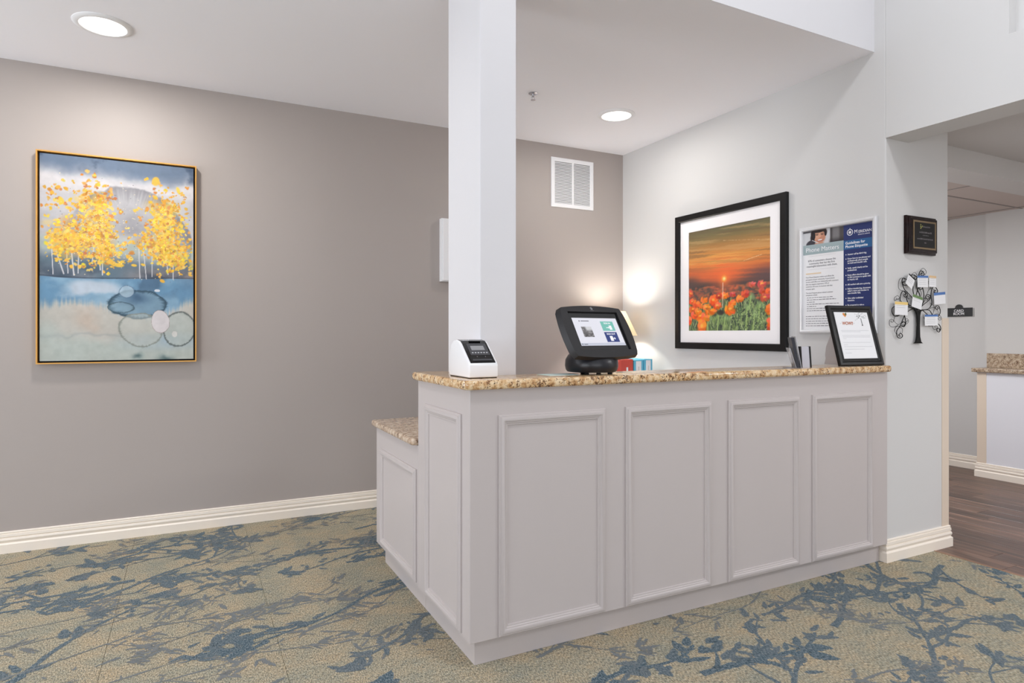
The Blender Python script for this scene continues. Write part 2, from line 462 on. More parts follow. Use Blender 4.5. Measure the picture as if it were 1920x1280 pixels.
def picture(name, img, W, H, x0, y, z0, m, parent):
    """grid whose vertices carry the picture (row 0 = top)"""
    h, w_, _ = img.shape
    xs = np.linspace(x0, x0 + W, w_); zs = np.linspace(z0 + H, z0, h)
    co = np.zeros((h, w_, 3)); co[..., 0] = xs[None, :]; co[..., 1] = y; co[..., 2] = zs[:, None]
    idx = np.arange(h * w_).reshape(h, w_)
    f = np.stack([idx[1:, :-1], idx[1:, 1:], idx[:-1, 1:], idx[:-1, :-1]], -1).reshape(-1, 4)
    me = bpy.data.meshes.new(name)
    me.vertices.add(h * w_); me.vertices.foreach_set('co', co.ravel())
    nf = len(f); me.loops.add(nf * 4); me.loops.foreach_set('vertex_index', f.ravel().astype(np.int32))
    me.polygons.add(nf); me.polygons.foreach_set('loop_start', np.arange(0, nf * 4, 4, dtype=np.int32))
    me.polygons.foreach_set('loop_total', np.full(nf, 4, dtype=np.int32))
    me.update(calc_edges=True)
    at = me.color_attributes.new('print', 'FLOAT_COLOR', 'POINT')
    s = np.clip(img, 0, 255) / 255.0
    l = np.where(s <= 0.04045, s / 12.92, ((s + 0.055) / 1.055) ** 2.4)
    c = np.ones((h * w_, 4)); c[:, :3] = l.reshape(-1, 3)
    at.data.foreach_set('color', c.ravel())
    return put(name, me, m, parent)

# ================================================================== SETTING
YB, XW, H, YF, YJ, XE = 4.4985, 3.374, 2.793, 2.218, 2.154, 3.958
TOP = 4.7
struct(build(MB().box(-4.6, YB, 0, XW, YB + 0.12, TOP), 'wall_back', M_TAUPE), 'taupe painted wall behind the counter and the abstract painting')
struct(build(MB().box(XW, YJ, 0, XE, YB + 0.12, TOP), 'wall_right', M_GREY, bevel=0.006), 'pale grey wall and pillar at the right end of the counter')
hd = MB().prism([(-5.2, 2.302), (YJ, 2.302), (YJ, TOP), (1.571, TOP), (1.571, 2.622), (0.6, 2.622), (0.6, TOP), (-5.2, TOP)], XW, XW + .2, 'x')
struct(build(hd, 'wall_header', M_GREY), 'pale grey header over the opening to the hall')
struct(build(MB().box(XW, -5.2, 0, XW + 0.2, 0.1, 2.302), 'wall_lobby_right', M_GREY))
struct(build(MB().box(XW + 0.06, 0.6, 2.622, XW + 0.2, 1.571, TOP), 'trim_1', M_GREY), 'pale grey recessed panel high on the header wall')
ceil = struct(build(MB().box(-4.6, YF + .002, H, XW, YB, H + 0.08), 'ceiling', M_CEIL), 'smooth white dropped ceiling over the reception alcove')
struct(build(MB().box(-4.6, YF, H, XW, YF + 0.002, TOP), 'wall_bulkhead', M_WHITE), 'white bulkhead face above the dropped ceiling')
struct(build(MB().box(-4.6, -5.2, TOP, XE, YB + 0.12, TOP + 0.1), 'ceiling_lobby', M_CEIL))
# lobby walls behind the viewer with their window openings
wl = MB()
wl.box(-4.7, -5.2, 0, -4.6, -3.9, TOP); wl.box(-4.7, 1.1, 0, -4.6, 2.35, TOP); wl.box(-4.7, 4.25, 0, -4.6, YB, TOP)
wl.box(-4.7, 2.35, 0, -4.6, 4.25, 0.4); wl.box(-4.7, 2.35, 2.5, -4.6, 4.25, TOP)  # alcove opening added to let in more light from the left
wl.box(-4.7, -3.9, 0, -4.6, 1.1, 0.5); wl.box(-4.7, -3.9, 4.3, -4.6, 1.1, TOP)
struct(build(wl, 'wall_left', M_WHITE))
wf = MB()
wf.box(-4.7, -5.3, 0, -3.3, -5.2, TOP); wf.box(2.5, -5.3, 0, XW + 0.2, -5.2, TOP)
wf.box(-3.3, -5.3, 0, 2.5, -5.2, 0.4); wf.box(-3.3, -5.3, 4.5, 2.5, -5.2, TOP)
struct(build(wf, 'wall_front', M_WHITE))
struct(build(MB().box(1.055, 2.36, 0, 1.221, 2.715, H), 'column', M_WHITE, bevel=0.004), 'square white column rising behind the end of the counter')

BASE = [(0, 0), (.018, 0), (.018, .050), (.013, .055), (.0095, .059), (.013, .064), (.0155, .074), (.0125, .084), (.0075, .087), (.0125, .091), (.0115, .106), (.0065, .109), (.0095, .112), (.009, .118), (.006, .121), (0, .121)]
struct(build(MB().sweep([(-4.6, YB), (XW, YB)], BASE), 'baseboard_back', M_CREAM, smooth=0.5), 'cream ridged baseboard along the taupe wall')
struct(build(MB().sweep([(XW, 2.36), (XW, YJ), (XE, YJ), (XE, 3.0)], BASE), 'baseboard_pillar', M_CREAM, smooth=0.5), 'cream ridged baseboard round the foot of the grey pillar')
# corner guard on the far edge of the pillar
g = MB().prism([(3.894, YJ), (3.894, YJ - .003), (XE + .003, YJ - .003), (XE + .003, YJ + .06), (XE, YJ + .06), (XE, YJ)], .121, 1.329, 'z')
struct(build(g, 'trim_2', M_GUARD), 'cream vinyl corner guard on the right edge of the grey pillar')

# floor: slab, carpet tiles, motif
floor = struct(build(MB().box(-4.6, -5.2, -0.1, 6.6, YB, -0.006), 'floor', mat('subfloor', (120, 115, 105), 0.9)), 'patterned carpet tile floor, dark wood planks in the hall')
T = 0.61
tile_me = MB().box(0.0006, 0.0006, -0.006, T - 0.0006, T - 0.0006, 0).mesh('carpet_tile', bevel=0.0008, seg=1)
tile_me.materials.append(M_CARPET)
x0 = 0.32 - T * 4; y0 = 0.31
for i in range(10):
    for j in range(7):
        xa, ya = x0 + i * T, y0 + j * T
        if xa > 3.7 or ya > 4.49: continue
        xb, yb = min(xa + T, 3.79), min(ya + T, YB)
        if xb - xa > T - 0.01 and yb - ya > T - 0.01:
            o = put('carpet_tile', tile_me, None, floor); o.location = (xa, ya, 0)
        else:
            build(MB().box(xa + 0.0006, ya + 0.0006, -0.006, xb - 0.0003, yb - 0.0006, 0), 'carpet_tile', M_CARPET, floor, bevel=0.0008, seg=1)
# the rest of the carpet, out of the frame
xs_, ys_ = x0, y0
cr = MB(); cr.box(-4.6, -5.2, -0.006, xs_, YB, 0); cr.box(xs_, -5.2, -0.006, 3.79, ys_, 0)
build(cr, 'carpet_field', M_CARPET, floor)

rng = random.Random(11)
class Motif:
    def __init__(s): s.v = []; s.f = []; s.e = []; s.t = []; s.z = 0.00012
    def nextz(s):
        s.z += 0.00000015; return s.z
    def leaf(s, x, y, ang, L, W, tone, curl=0.0, blunt=0.0):
        z = s.nextz(); k = len(s.v); n = 6
        ca, sa = math.cos(ang), math.sin(ang)
        def P(u, v):
            u2 = u * L; v2 = v * W * 1.2 + curl * L * u * u
            return (x + u2 * ca - v2 * sa, y + u2 * sa + v2 * ca, z)
        spine = [P(i / n, 0) for i in range(n + 1)]
        wd = [math.sin(PI * (i / n) ** (0.8 - blunt * 0.2)) ** (0.9 - blunt * 0.4) * 0.5 for i in range(n + 1)]
        s.v += spine; s.e += [0.0 if i in (0, n) else 1.0 for i in range(n + 1)]
        up = [P(i / n, wd[i]) for i in range(1, n)]; dn = [P(i / n, -wd[i]) for i in range(1, n)]
        s.v += up + dn; s.e += [0.0] * (2 * n - 2)
        s.t += [tone] * (3 * n - 1)
        U = lambda i: k + n + i; D = lambda i: k + n + (n - 1) + i
        for i in range(n):
            if i == 0: s.f += [(k, k + 1, U(1)), (k, D(1), k + 1)]
            elif i == n - 1: s.f += [(k + i, k + n, U(i)), (k + i, D(i), k + n)]
            else: s.f += [(k + i, k + i + 1, U(i + 1), U(i)), (k + i, D(i), D(i + 1), k + i + 1)]
    def stem(s, pts, w0, w1, tone):
        z = s.nextz(); k = len(s.v); n = len(pts)
        for i, (x, y) in enumerate(pts):
            a = pts[max(i - 1, 0)]; b = pts[min(i + 1, n - 1)]
            dx, dy = b[0] - a[0], b[1] - a[1]; l = math.hypot(dx, dy) or 1
            nx, ny = -dy / l, dx / l
            ww = (w0 + (w1 - w0) * i / (n - 1)) * (0.75 + 0.5 * rng.random()) * 0.66
            s.v += [(x + nx * ww, y + ny * ww, z), (x, y, z), (x - nx * ww, y - ny * ww, z)]
            s.e += [0.1, 1.0, 0.1]; s.t += [tone] * 3
        for i in range(n - 1):
            for j in (0, 1): s.f.append((k + i * 3 + j, k + i * 3 + j + 1, k + i * 3 + j + 4, k + i * 3 + j + 3))
def path(x, y, ang, L, wob, step=0.035):
    p = [(x, y)]; a = ang; da = 0
    for _ in range(int(L / step)):
        da = da * 0.75 + rng.gauss(0, wob); a += da * 0.35; a += (ang - a) * 0.06
        x += math.cos(a) * step; y += math.sin(a) * step; p.append((x, y))
    return p
def cluster(M, p, i, tone, sz):
    """leaves at a knot on the branch"""
    x, y = p[i]; j = min(i + 1, len(p) - 1); a = math.atan2(p[j][1] - y, p[j][0] - x) if j != i else 0
    for q in range(rng.randint(3, 6)):
        sgn = rng.choice((-1, 1))
        L = rng.uniform(0.055, 0.115) * sz
        M.leaf(x + rng.gauss(0, 0.025), y + rng.gauss(0, 0.022), a + sgn * rng.uniform(0.25, 1.1) + (PI if rng.random() < 0.15 else 0), L, L * rng.uniform(0.3, 0.48), tone + rng.uniform(-0.1, 0.15), rng.uniform(-0.2, 0.2), rng.random())
def branch(M, x, y, ang, L, w0, tone, depth=0):
    p = path(x, y, ang, L, 0.16)
    M.stem(p, w0, w0 * 0.35, tone)
    i = 2
    while i < len(p):
        r = rng.random()
        if r < 0.42: cluster(M, p, i, tone, 1.0 if depth == 0 else 0.85)
        elif r < 0.6 and depth < 2:
            j = min(i + 1, len(p) - 1); a = math.atan2(p[j][1] - p[i - 1][1], p[j][0] - p[i - 1][0])
            branch(M, p[i][0], p[i][1], a + rng.choice((-1, 1)) * rng.uniform(0.35, 1.0), L * rng.uniform(0.2, 0.45), w0 * 0.6, tone + 0.05, depth + 1)
        elif r < 0.78:
            for _ in range(rng.randint(2, 5)):
                q = rng.uniform(0.018, 0.034)
                M.leaf(p[i][0] + rng.gauss(0, 0.05), p[i][1] + rng.gauss(0, 0.05), rng.uniform(0, 6), q * 1.3, q, tone + 0.1, 0, 1.0)
        i += rng.randint(2, 4)
    cluster(M, p, len(p) - 1, tone, 1.1)
MO = Motif()
yy = 0.5
row = 0
while yy < 4.6:
    xx = -2.7 + (0.33 if row % 2 else 0) + rng.uniform(-0.1, 0.1); row += 1
    while xx < 3.7:
        g_ = rng.random() < 0.42
        branch(MO, xx, yy + rng.uniform(-0.09, 0.09), rng.gauss(0.24, 0.22) + (PI if rng.random() < 0.35 else 0), rng.uniform(0.5, 1.15), rng.uniform(0.016, 0.032), 0.75 if g_ else rng.uniform(0.0, 0.3))
        xx += rng.uniform(0.58, 0.78)
    yy += 0.24
keep_x = lambda p: min(max(p[0], -2.7), 3.785)
mo_me = bpy.data.meshes.new('carpet_motif')
vv = [(keep_x(p), min(p[1], YB - 0.021), p[2]) for p in MO.v]
mo_me.from_pydata(vv, [], MO.f)
ae = mo_me.attributes.new('edge', 'FLOAT', 'POINT'); ae.data.foreach_set('value', MO.e)
at_ = mo_me.attributes.new('tone', 'FLOAT', 'POINT'); at_.data.foreach_set('value', [min(max(t, 0), 1) for t in MO.t])
mo = put('branch_pattern', mo_me, M_MOTIF, floor); mo['kind'] = 'stuff'

# hall: dark planks running away from the viewer
M_PLANK = mat_wood('dark_walnut_plank', [(0.25, (52, 38, 32)), (0.45, (84, 64, 54)), (0.6, (108, 82, 68)), (0.78, (140, 104, 84))], (34, 2.2, 3), 0.38)
PW, PL = 0.152, 1.22
pl_me = MB().box(0.0008, 0.0008, -0.006, PW - 0.0008, PL - 0.0008, 0).mesh('plank', bevel=0.0015, seg=1)
pl_me.materials.append(M_PLANK)
rp = random.Random(4)
for i in range(18):
    xa = 3.795 + i * PW; ya = -0.4 - rp.random() * 1.0
    if xa + PW > 6.55: break
    while ya < 3.6:
        o = put('plank', pl_me, None, floor); o.location = (xa, ya, 0); ya += PL
struct(build(MB().box(3.786, -2, -0.006, 3.797, YJ - 0.005, 0.002), 'trim_3', mat('threshold_strip', (150, 112, 84), 0.35), bevel=0.001), 'thin brown edge strip between carpet and planks')

# hall walls and ceilings
struct(build(MB().box(6.40, 3.0, 0, 6.52, 4.2, 2.44), 'wall_hall_far', M_HALL), 'shaded grey hall wall with the card room sign')
struct(build(MB().box(6.36, -2.2, 0, 6.52, 3.145, 2.44), 'wall_hall_right', M_HALL), 'pale hall wall above the granite ledge')
struct(build(MB().box(XE, 4.2, 0, 6.52, 4.3, 2.44), 'wall_hall_end', M_HALL))
struct(build(MB().box(XW + 0.2, -2.3, 0, 6.52, -2.2, 2.44), 'wall_hall_near', M_HALL))
struct(build(MB().box(XW + 0.2, -2.2, 2.44, 6.52, 2.35, 2.5), 'ceiling_hall', M_HALL), 'smooth grey hall ceiling seen under the header')
struct(build(MB().box(XE, 2.35, 2.302, 6.4, 2.58, 2.5), 'wall_hall_beam', M_HALL), 'grey dropped beam across the hall')
tb = struct(build(MB().box(XE, 2.58, 2.33, 6.4, 4.2, 2.5), 'ceiling_hall_tiles', M_HALL), 'suspended tile ceiling at the end of the hall')
M_TILE = mat('ceiling_tile', (196, 184, 178), 0.9, bump=0.3, bscale=260)
M_TBAR = mat('grid_bar', (150, 142, 138), 0.6)
ylines = [2.58, 2.868, 3.478, 4.088]
xl = [3.958, 4.445, 5.055, 6.275, 6.4]
for a in range(3):
    for b in range(4):
        build(MB().box(xl[b] + .006, ylines[a] + .006, 2.312, xl[b + 1] - .006, ylines[a + 1] - .006, 2.33), 'ceiling_tile', M_TILE, tb, bevel=0.003, seg=1)
for yb_ in ylines[1:]: build(MB().box(XE, yb_ - .008, 2.308, 6.4, yb_ + .008, 2.313), 'grid_bar', M_TBAR, tb)
for xb_ in xl[1:4]: build(MB().box(xb_ - .008, 2.58, 2.309, xb_ + .008, 4.2, 2.313), 'grid_bar', M_TBAR, tb)
struct(build(MB().sweep([(6.40, 4.2), (6.40, 3.0)], BASE), 'baseboard_hall', M_CREAM, smooth=0.5), 'cream baseboard below the card room sign')

# hall counter: half wall with granite ledge
hc = thing('hall_counter', 'white hall counter with brown speckled granite top and cream corner guard', 'counter', (6.2, 1.5, 0))
build(MB().box(6.12, -1.5, 0, 6.355, 3.089, 0.905), 'front_panel', mat('counter_white_paint', (226, 226, 232), 0.5), hc)
lab(build(MB().box(6.085, -1.5, 0.905, 6.358, 3.125, 0.94), 'countertop', M_GRAN2, hc, bevel=0.008), 'brown speckled granite top')
lab(build(MB().box(6.335, -1.5, 0.94, 6.358, 3.125, 1.064), 'backsplash', M_GRAN2, hc, bevel=0.002), 'upright brown granite strip')
build(MB().sweep([(6.355, 3.089), (6.12, 3.089), (6.12, -1.5)], BASE), 'baseboard', M_CREAM, hc, smooth=0.5)
build(MB().prism([(6.12, 3.02), (6.12, 3.089), (6.18, 3.089), (6.18, 3.092), (6.117, 3.092), (6.117, 3.02)], .121, .9, 'z'), 'corner_guard', M_GUARD, hc)

# ================================================================== RECEPTION COUNTER
rc = thing('reception_counter', 'mauve grey panelled reception counter with five framed panels', 'counter', (2.1, 2.3, 0))
build(MB().prism([(.916, 2.142), (XW - .004, 2.142), (XW - .004, 2.33), (1.05, 2.33), (1.05, 2.728), (.916, 2.728)], .0996, 1.033, 'z'), 'body', M_COUNTER, rc, bevel=0.002, seg=1)
lab(build(MB().prism([(.951, 2.178), (3.352, 2.178), (3.352, 2.31), (1.04, 2.31), (1.04, 2.726), (.951, 2.726)], 0, .0996, 'z'), 'toe_kick', M_COUNTER, rc), 'recessed plinth at the foot of the counter')
dk = thing('desk_unit', 'low mauve grey desk unit with one framed panel, left behind tall counter', 'cabinet', (1.2, 3.05, 0))
build(MB().box(.916, 2.729, .0996, 1.5, 3.436, .737), 'desk_body', M_COUNTER, dk, bevel=0.002, seg=1)
build(MB().box(.951, 2.728, 0, 1.45, 3.385, .0996), 'toe_kick', M_COUNTER, dk)
PROF = [(0, 0), (0, .006), (.003, .009), (.008, .0095), (.011, .0135), (.017, .0155), (.023, .014), (.027, .0095), (.031, .009), (.034, .006), (.039, .0055), (.041, 0)]
def moulding(a, b, z0, z1, side, par=rc):
    mb = MB().frame(b - a, z1 - z0, PROF, 0, 0, 0)
    if side == 'front': mb.v = [(a + x, 2.142 + y, z0 + z) for x, y, z in mb.v]
    else: mb.v = [(.916 + y, b - x, z0 + z) for x, y, z in mb.v]
    return build(mb, 'panel_moulding', M_COUNTER, par, smooth=0.6)
for a, b in ((1.031, 1.516), (1.617, 2.094), (2.196, 2.671), (2.764, 3.241)): moulding(a, b, .104, .934, 'front')
moulding(2.216, 2.619, .113, .936, 'side')
moulding(2.745, 3.338, .118, .627, 'side', dk)

def rounded(poly, rad, n=5):
    """round the listed corners of a polygon: rad[i] = radius"""
    out = []; k = len(poly)
    for i in range(k):
        r = rad[i]; p = Vector(poly[i])
        if r <= 0: out.append(tuple(p)); continue
        a = (Vector(poly[i - 1]) - p).normalized(); b = (Vector(poly[(i + 1) % k]) - p).normalized()
        half = a.angle(b) / 2; d = r / math.tan(half)
        c = p + (a + b).normalized() * (r / math.sin(half))
        s, e = p + a * d - c, p + b * d - c
        an0 = math.atan2(s.y, s.x); an1 = math.atan2(e.y, e.x); da = (an1 - an0 + PI) % (2 * PI) - PI
        for q in range(n + 1):
            t = an0 + da * q / n; out.append((c.x + r * math.cos(t), c.y + r * math.sin(t)))
    return out
gt = rounded([(.886, 2.112), (3.366, 2.112), (3.366, 2.36), (1.05, 2.36), (1.05, 2.745), (.886, 2.745)], [.035, .014, 0, 0, 0, .03])
o = build(MB().prism(gt, 1.033, 1.068, 'z'), 'granite_countertop', M_GRAN, None, bevel=0.011, seg=3, smooth=0.7)
tag(o, 'golden speckled granite slab topping the tall reception counter', 'countertop')
gd = rounded([(.886, 2.732), (1.53, 2.732), (1.53, 3.452), (.886, 3.452)], [.02, 0, 0, .03])
o = build(MB().prism(gd, .737, .768, 'z'), 'granite_desktop', mat_granite('beige_granite', [(0.28, (120, 98, 80)), (0.42, (178, 154, 132)), (0.52, (206, 184, 160)), (0.64, (222, 206, 186)), (0.8, (194, 168, 140))], 0.7, 0.18), None, bevel=0.010, seg=3, smooth=0.7)
tag(o, 'beige granite slab on the low desk left of the counter', 'countertop')

# ================================================================== ABSTRACT PAINTING
pt = thing('framed_painting', 'tall abstract landscape painting with yellow trees in thin gold frame', 'painting', (-.778, YB - .001, 1.064))
PWd, PHt = .820, 1.226
lab(build(MB().frame(PWd, PHt, [(0, 0), (0, .044), (.007, .044), (.007, 0)]), 'frame', M_GOLD, pt, local=True), 'thin gold floater frame')
build(MB().box(.007, -.010, .007, PWd - .007, -.002, PHt - .007), 'backing', mat('black_backing', (12, 12, 13), 0.8), pt, local=True)
cw, ch = PWd - .034, PHt - .034
cv = build(MB().box(.017, -.036, .017, PWd - .017, -.010, PHt - .017), 'canvas', M_PAPER, pt, bevel=0.002, seg=1, local=True)
def aspen(W=320, Hh=480):
    r = np.random.RandomState(5)
    im = np.zeros((Hh, W, 3)); Y, X = np.mgrid[0:Hh, 0:W]; u = X / W; v = Y / Hh
    n1 = fbm(Hh, W, 4, 6, 1); n2 = fbm(Hh, W, 8, 6, 2); n3 = fbm(Hh, W, 3, 5, 3); nf = fbm(Hh, W, 40, 3, 4)
    wu = u + (n1 - .5) * .10; wv = v + (n2 - .5) * .07          # wandering wet edges
    hz = 0.587 + 0.007 * np.sin(u * 5) + 0.006 * (n2 - .5)
    im[:] = (190, 188, 191)
    mixin(im, sstep(.42, .66, n1) * .75, (160, 160, 166)); mixin(im, sstep(.5, .7, n3) * .5, (206, 202, 204))
    mixin(im, sstep(.12, .03, wv + (n3 - .5) * .10) * .9, (92, 110, 134))
    mixin(im, sstep(.10, .05, wv + (n1 - .5) * .2) * sstep(.5, .64, n2) * .8, (62, 78, 102))
    mixin(im, sstep(.07, .11, wv) * sstep(.19, .13, wv) * .65, (214, 209, 210))
    arch = np.sqrt(((wu - .55) / .42) ** 2 + ((wv - .44) / .32) ** 2)
    th = np.arctan2(v - .44, u - .55); rays = fbm(1, 900, 240, 2, 6)[0]; ray = rays[((th + PI) / (2 * PI) * 899).astype(int)]
    mixin(im, sstep(1.02, .985, arch) * sstep(.74, 1.0, arch + (ray - .5) * .14) * (.3 + .7 * n2) * sstep(.05, .4, u), (96, 97, 104))
    mixin(im, sstep(1.0, .9, arch) * .4 * n1 * 1.6, (158, 156, 160))
    mixin(im, np.exp(-(((u - .56) / .10) ** 2 + ((v - .33) / .07) ** 2)) * n2 * 1.1, (120, 120, 126))
    mixin(im, np.exp(-(((u - .55) / .12) ** 2 + ((v - .40) / .03) ** 2)) * .7, (206, 204, 200))
    mixin(im, sstep(.38, .43, wv) * sstep(.53, .45, wv) * .55, (166, 184, 172))
    mixin(im, sstep(.46, .53, wv + (n1 - .5) * .08) * .85, (84, 106, 122))
    mixin(im, sstep(.50, .57, wv) * sstep(.45, .72, wu) * .85, (140, 128, 126))
    mixin(im, sstep(.52, .585, wv) * sstep(.42, .6, n2) * .75, (56, 70, 88)); mixin(im, sstep(.52, .56, wv) * sstep(.5, .7, n1) * .5, (150, 152, 158))
    lake = sstep(-.002, .004, v - hz)
    lk = np.zeros_like(im); lk[:] = (128, 164, 190)
    mixin(lk, sstep(.44, .62, n1) * .8, (100, 142, 174)); mixin(lk, sstep(.48, .68, n2) * .45, (162, 190, 208))
    dW = np.sqrt(((wu - .33) / .20) ** 2 + ((wv - .645) / .055) ** 2) + (n2 - .5) * .8
    mixin(lk, sstep(1.1, .5, dW) * .85, (198, 206, 216))
    mixin(lk, sstep(.46, .62, n2) * sstep(.42, .55, u) * sstep(.70, .62, v) * .75, (66, 94, 122)); mixin(lk, sstep(.85, 1., u) * sstep(.69, .62, v) * n2, (64, 92, 124))
    edge = .742 - .040 * np.sin(u * 6.0 + .6) + (n1 - .5) * .06 - .05 * sstep(.75, 1., u)
    frg = fbm(1, W, 110, 2, 7)[0][None, :]
    sand = np.zeros_like(im); sand[:] = (192, 189, 181)
    mixin(sand, sstep(.42, .62, n3) * .85, (196, 180, 166)); mixin(sand, sstep(.45, .7, n2) * .4, (206, 202, 196))
    mixin(sand, sstep(.80, .93, v + (n1 - .5) * .25) * .85, (182, 192, 186))
    mixin(sand, sstep(.85, .89, v) * sstep(.97, .90, v) * sstep(.4, .7, u) * n2 * 1.2, (156, 178, 196))
    mixin(sand, np.exp(-((wv - .872) / .008) ** 2) * sstep(.5, .2, np.abs(u - .35)) * .35, (150, 156, 160))
    s_ = sstep(-.03, .03, v - edge + (frg - .5) * .045 + (nf - .5) * .02)
    lk = lk * (1 - s_[..., None]) + sand * s_[..., None]
    im = im * (1 - lake[..., None]) + lk * lake[..., None]
    mixin(im, sstep(.005, .0, np.abs(v - hz + .003)) * (.3 + .6 * n2), (50, 62, 80))
    def blot(cx, cy, rx, ry, fill, rim, a, seed, wob=.8, rimw=.22, fuzz=.12):
        n = fbm(Hh, W, 7, 5, seed); pr_ = fbm(1, 700, 150, 2, seed + 50)[0]
        th = np.arctan2((v - cy) / ry, (u - cx) / rx); ry_ = pr_[((th + PI) / (2 * PI) * 699).astype(int)]
        d = np.sqrt(((u - cx) / rx) ** 2 + ((v - cy) / ry) ** 2) + (n - .5) * wob + (nf - .5) * .06
        mixin(im, sstep(1.0, .97, d) * a, fill)
        mixin(im, sstep(1.01, .985, d) * sstep(1 - rimw * (.4 + 1.3 * ry_), 1.0, d) * .9, rim)
        mixin(im, sstep(1.0 + fuzz * ry_, 1.0, d) * sstep(.97, 1.0, d) * .5, rim)
    blot(.63, .715, .195, .070, (122, 152, 172), (50, 74, 90), .92, 11, .55)
    blot(.50, .735, .085, .028, (136, 164, 180), (66, 88, 98), .6, 12, .6)
    mixin(im, np.exp(-(((wu - .61) / .09) ** 2 + ((wv - .695) / .028) ** 2)) * .75, (58, 86, 116))
    blot(.90, .845, .11, .088, (180, 188, 183), (78, 86, 84), .75, 13, .35, .12)
    blot(.64, .85, .15, .085, (188, 192, 185), (132, 138, 130), .55, 14, .4, .12)
    blot(.765, .805, .065, .056, (214, 208, 209), (146, 128, 122), 1.0, 15, .55, .05, .04)
    blot(.865, .868, .022, .018, (212, 211, 206), (178, 174, 168), 1.0, 16, .6, .05)
    blot(.745, .645, .020, .007, (212, 220, 228), (170, 190, 200), 1.0, 17, .4, .05)
    blot(.545, .655, .05, .03, (178, 198, 212), (84, 108, 132), .7, 18, .6, .10)
    for x, y, q in ((.80, .985, .05), (.62, .975, .025)): mixin(im, np.exp(-(((wu - x) / q) ** 2 + ((wv - y) / .014) ** 2)) * .75, (66, 94, 98))
    for x, a, b, lean in ((.075, .42, .578, .005), (.12, .46, .575, .025), (.165, .44, .572, .006), (.195, .4, .58, .012), (.235, .42, .57, -.002), (.33, .36, .52, -.01), (.36, .33, .55, .012), (.385, .34, .575, 0),
                          (.625, .42, .585, .004), (.66, .4, .588, .012), (.71, .45, .575, 0), (.80, .30, .56, .02), (.855, .38, .585, 0), (.84, .25, .36, -.01)):
        stroke(im, (x - lean) * W, a * Hh, (x + lean) * W, b * Hh, r.uniform(.8, 1.5), (206, 206, 210), .75)
    cols = [(236, 192, 74), (240, 198, 86), (232, 178, 66), (234, 184, 76), (214, 154, 68), (200, 138, 70), (242, 208, 70), (230, 178, 88), (240, 204, 108)]
    # warm washes under the leaves
    for cx, cy, sx, sy in ((.22, .37, .13, .10), (.37, .34, .09, .12), (.10, .40, .06, .08), (.40, .46, .07, .05), (.80, .33, .11, .13), (.86, .46, .08, .06), (.72, .42, .06, .05), (.28, .22, .05, .05)):
        for _ in range(9): blob(im, (cx + r.normal() * sx * .5) * W, (cy + r.normal() * sy * .5) * Hh, sx * W * r.uniform(.25, .5), sy * Hh * r.uniform(.2, .45), r.uniform(0, 3), cols[r.randint(9)], .45, .7)
    def dab(x, y, q, c, al):
        a = r.uniform(0, 3.1)
        for _ in range(3): blob(im, x + r.normal() * q * .5, y + r.normal() * q * .4, q * r.uniform(.6, 1.1), q * r.uniform(.4, .75), a + r.normal() * .5, np.array(c) + r.normal(size=3) * 9, al, .3)
    def crown(cx, cy, sx, sy, n, big=1.0):
        for _ in range(n):
            x = cx + r.normal() * sx; y = cy + r.normal() * sy
            if not (.012 < x < .988 and .02 < y < .585): continue
            c = np.array(cols[r.randint(len(cols))], float)
            if y < .22: c = c * np.array((.92, .86, .85))
            dab(x * W, y * Hh, r.uniform(1.6, 4.6) * big, c, r.uniform(.7, 1))
    crown(.22, .37, .105, .075, 250); crown(.36, .30, .07, .075, 120); crown(.27, .22, .06, .05, 36, 1.15); crown(.10, .19, .045, .05, 30, 1.1)
    crown(.39, .37, .05, .05, 100); crown(.10, .42, .045, .045, 55); crown(.40, .46, .06, .04, 90); crown(.30, .115, .03, .03, 10, 1.3); crown(.40, .13, .02, .03, 5)
    crown(.28, .45, .10, .04, 90); crown(.37, .22, .05, .05, 30, 1.2)
    crown(.78, .26, .065, .07, 160); crown(.83, .36, .08, .07, 190); crown(.72, .40, .06, .04, 90); crown(.88, .46, .055, .045, 130); crown(.80, .46, .06, .05, 100); crown(.90, .24, .04, .07, 20, 1.2)
    crown(.60, .41, .05, .03, 14, 1.3); crown(.64, .29, .03, .05, 7, 1.2); crown(.52, .47, .05, .02, 7, 1.2)
    for x, y, rx, ry, a in ((.735, .085, 8, 11, .2), (.89, .12, 4, 8, -.3), (.44, .51, 10, 5, .1), (.49, .522, 11, 5, .05), (.78, .595, 6, 4, .5), (.975, .56, 5, 2.6, .3), (.13, .22, 5, 9, -.4), (.59, .52, 6, 3.2, .1), (.65, .515, 5, 3, .3), (.92, .50, 8, 4, -.2), (.90, .525, 8, 4, .1)):
        blob(im, x * W, y * Hh, rx, ry, a, cols[r.randint(4)], .95, .25)
    for _ in range(420):
        cx, cy = ((.27, .36), (.80, .36), (.44, .33), (.36, .42))[r.randint(4)]
        x = cx + r.normal() * .12; y = cy + r.normal() * .11
        if .03 < x < .97 and .05 < y < .6:
            blob(im, x * W, y * Hh, r.uniform(.5, 1.2), r.uniform(.5, 1.2), 0, (244, 228, 186) if r.rand() < .72 else (92, 90, 96), .85, .3)
    im *= (1 + (nf - .5) * .08)[..., None]
    return im * .96
picture('painted_surface', aspen(), cw, ch, .017, -.0365, .017, mat_attr('painted_canvas', 0.5, 0.3), cv)

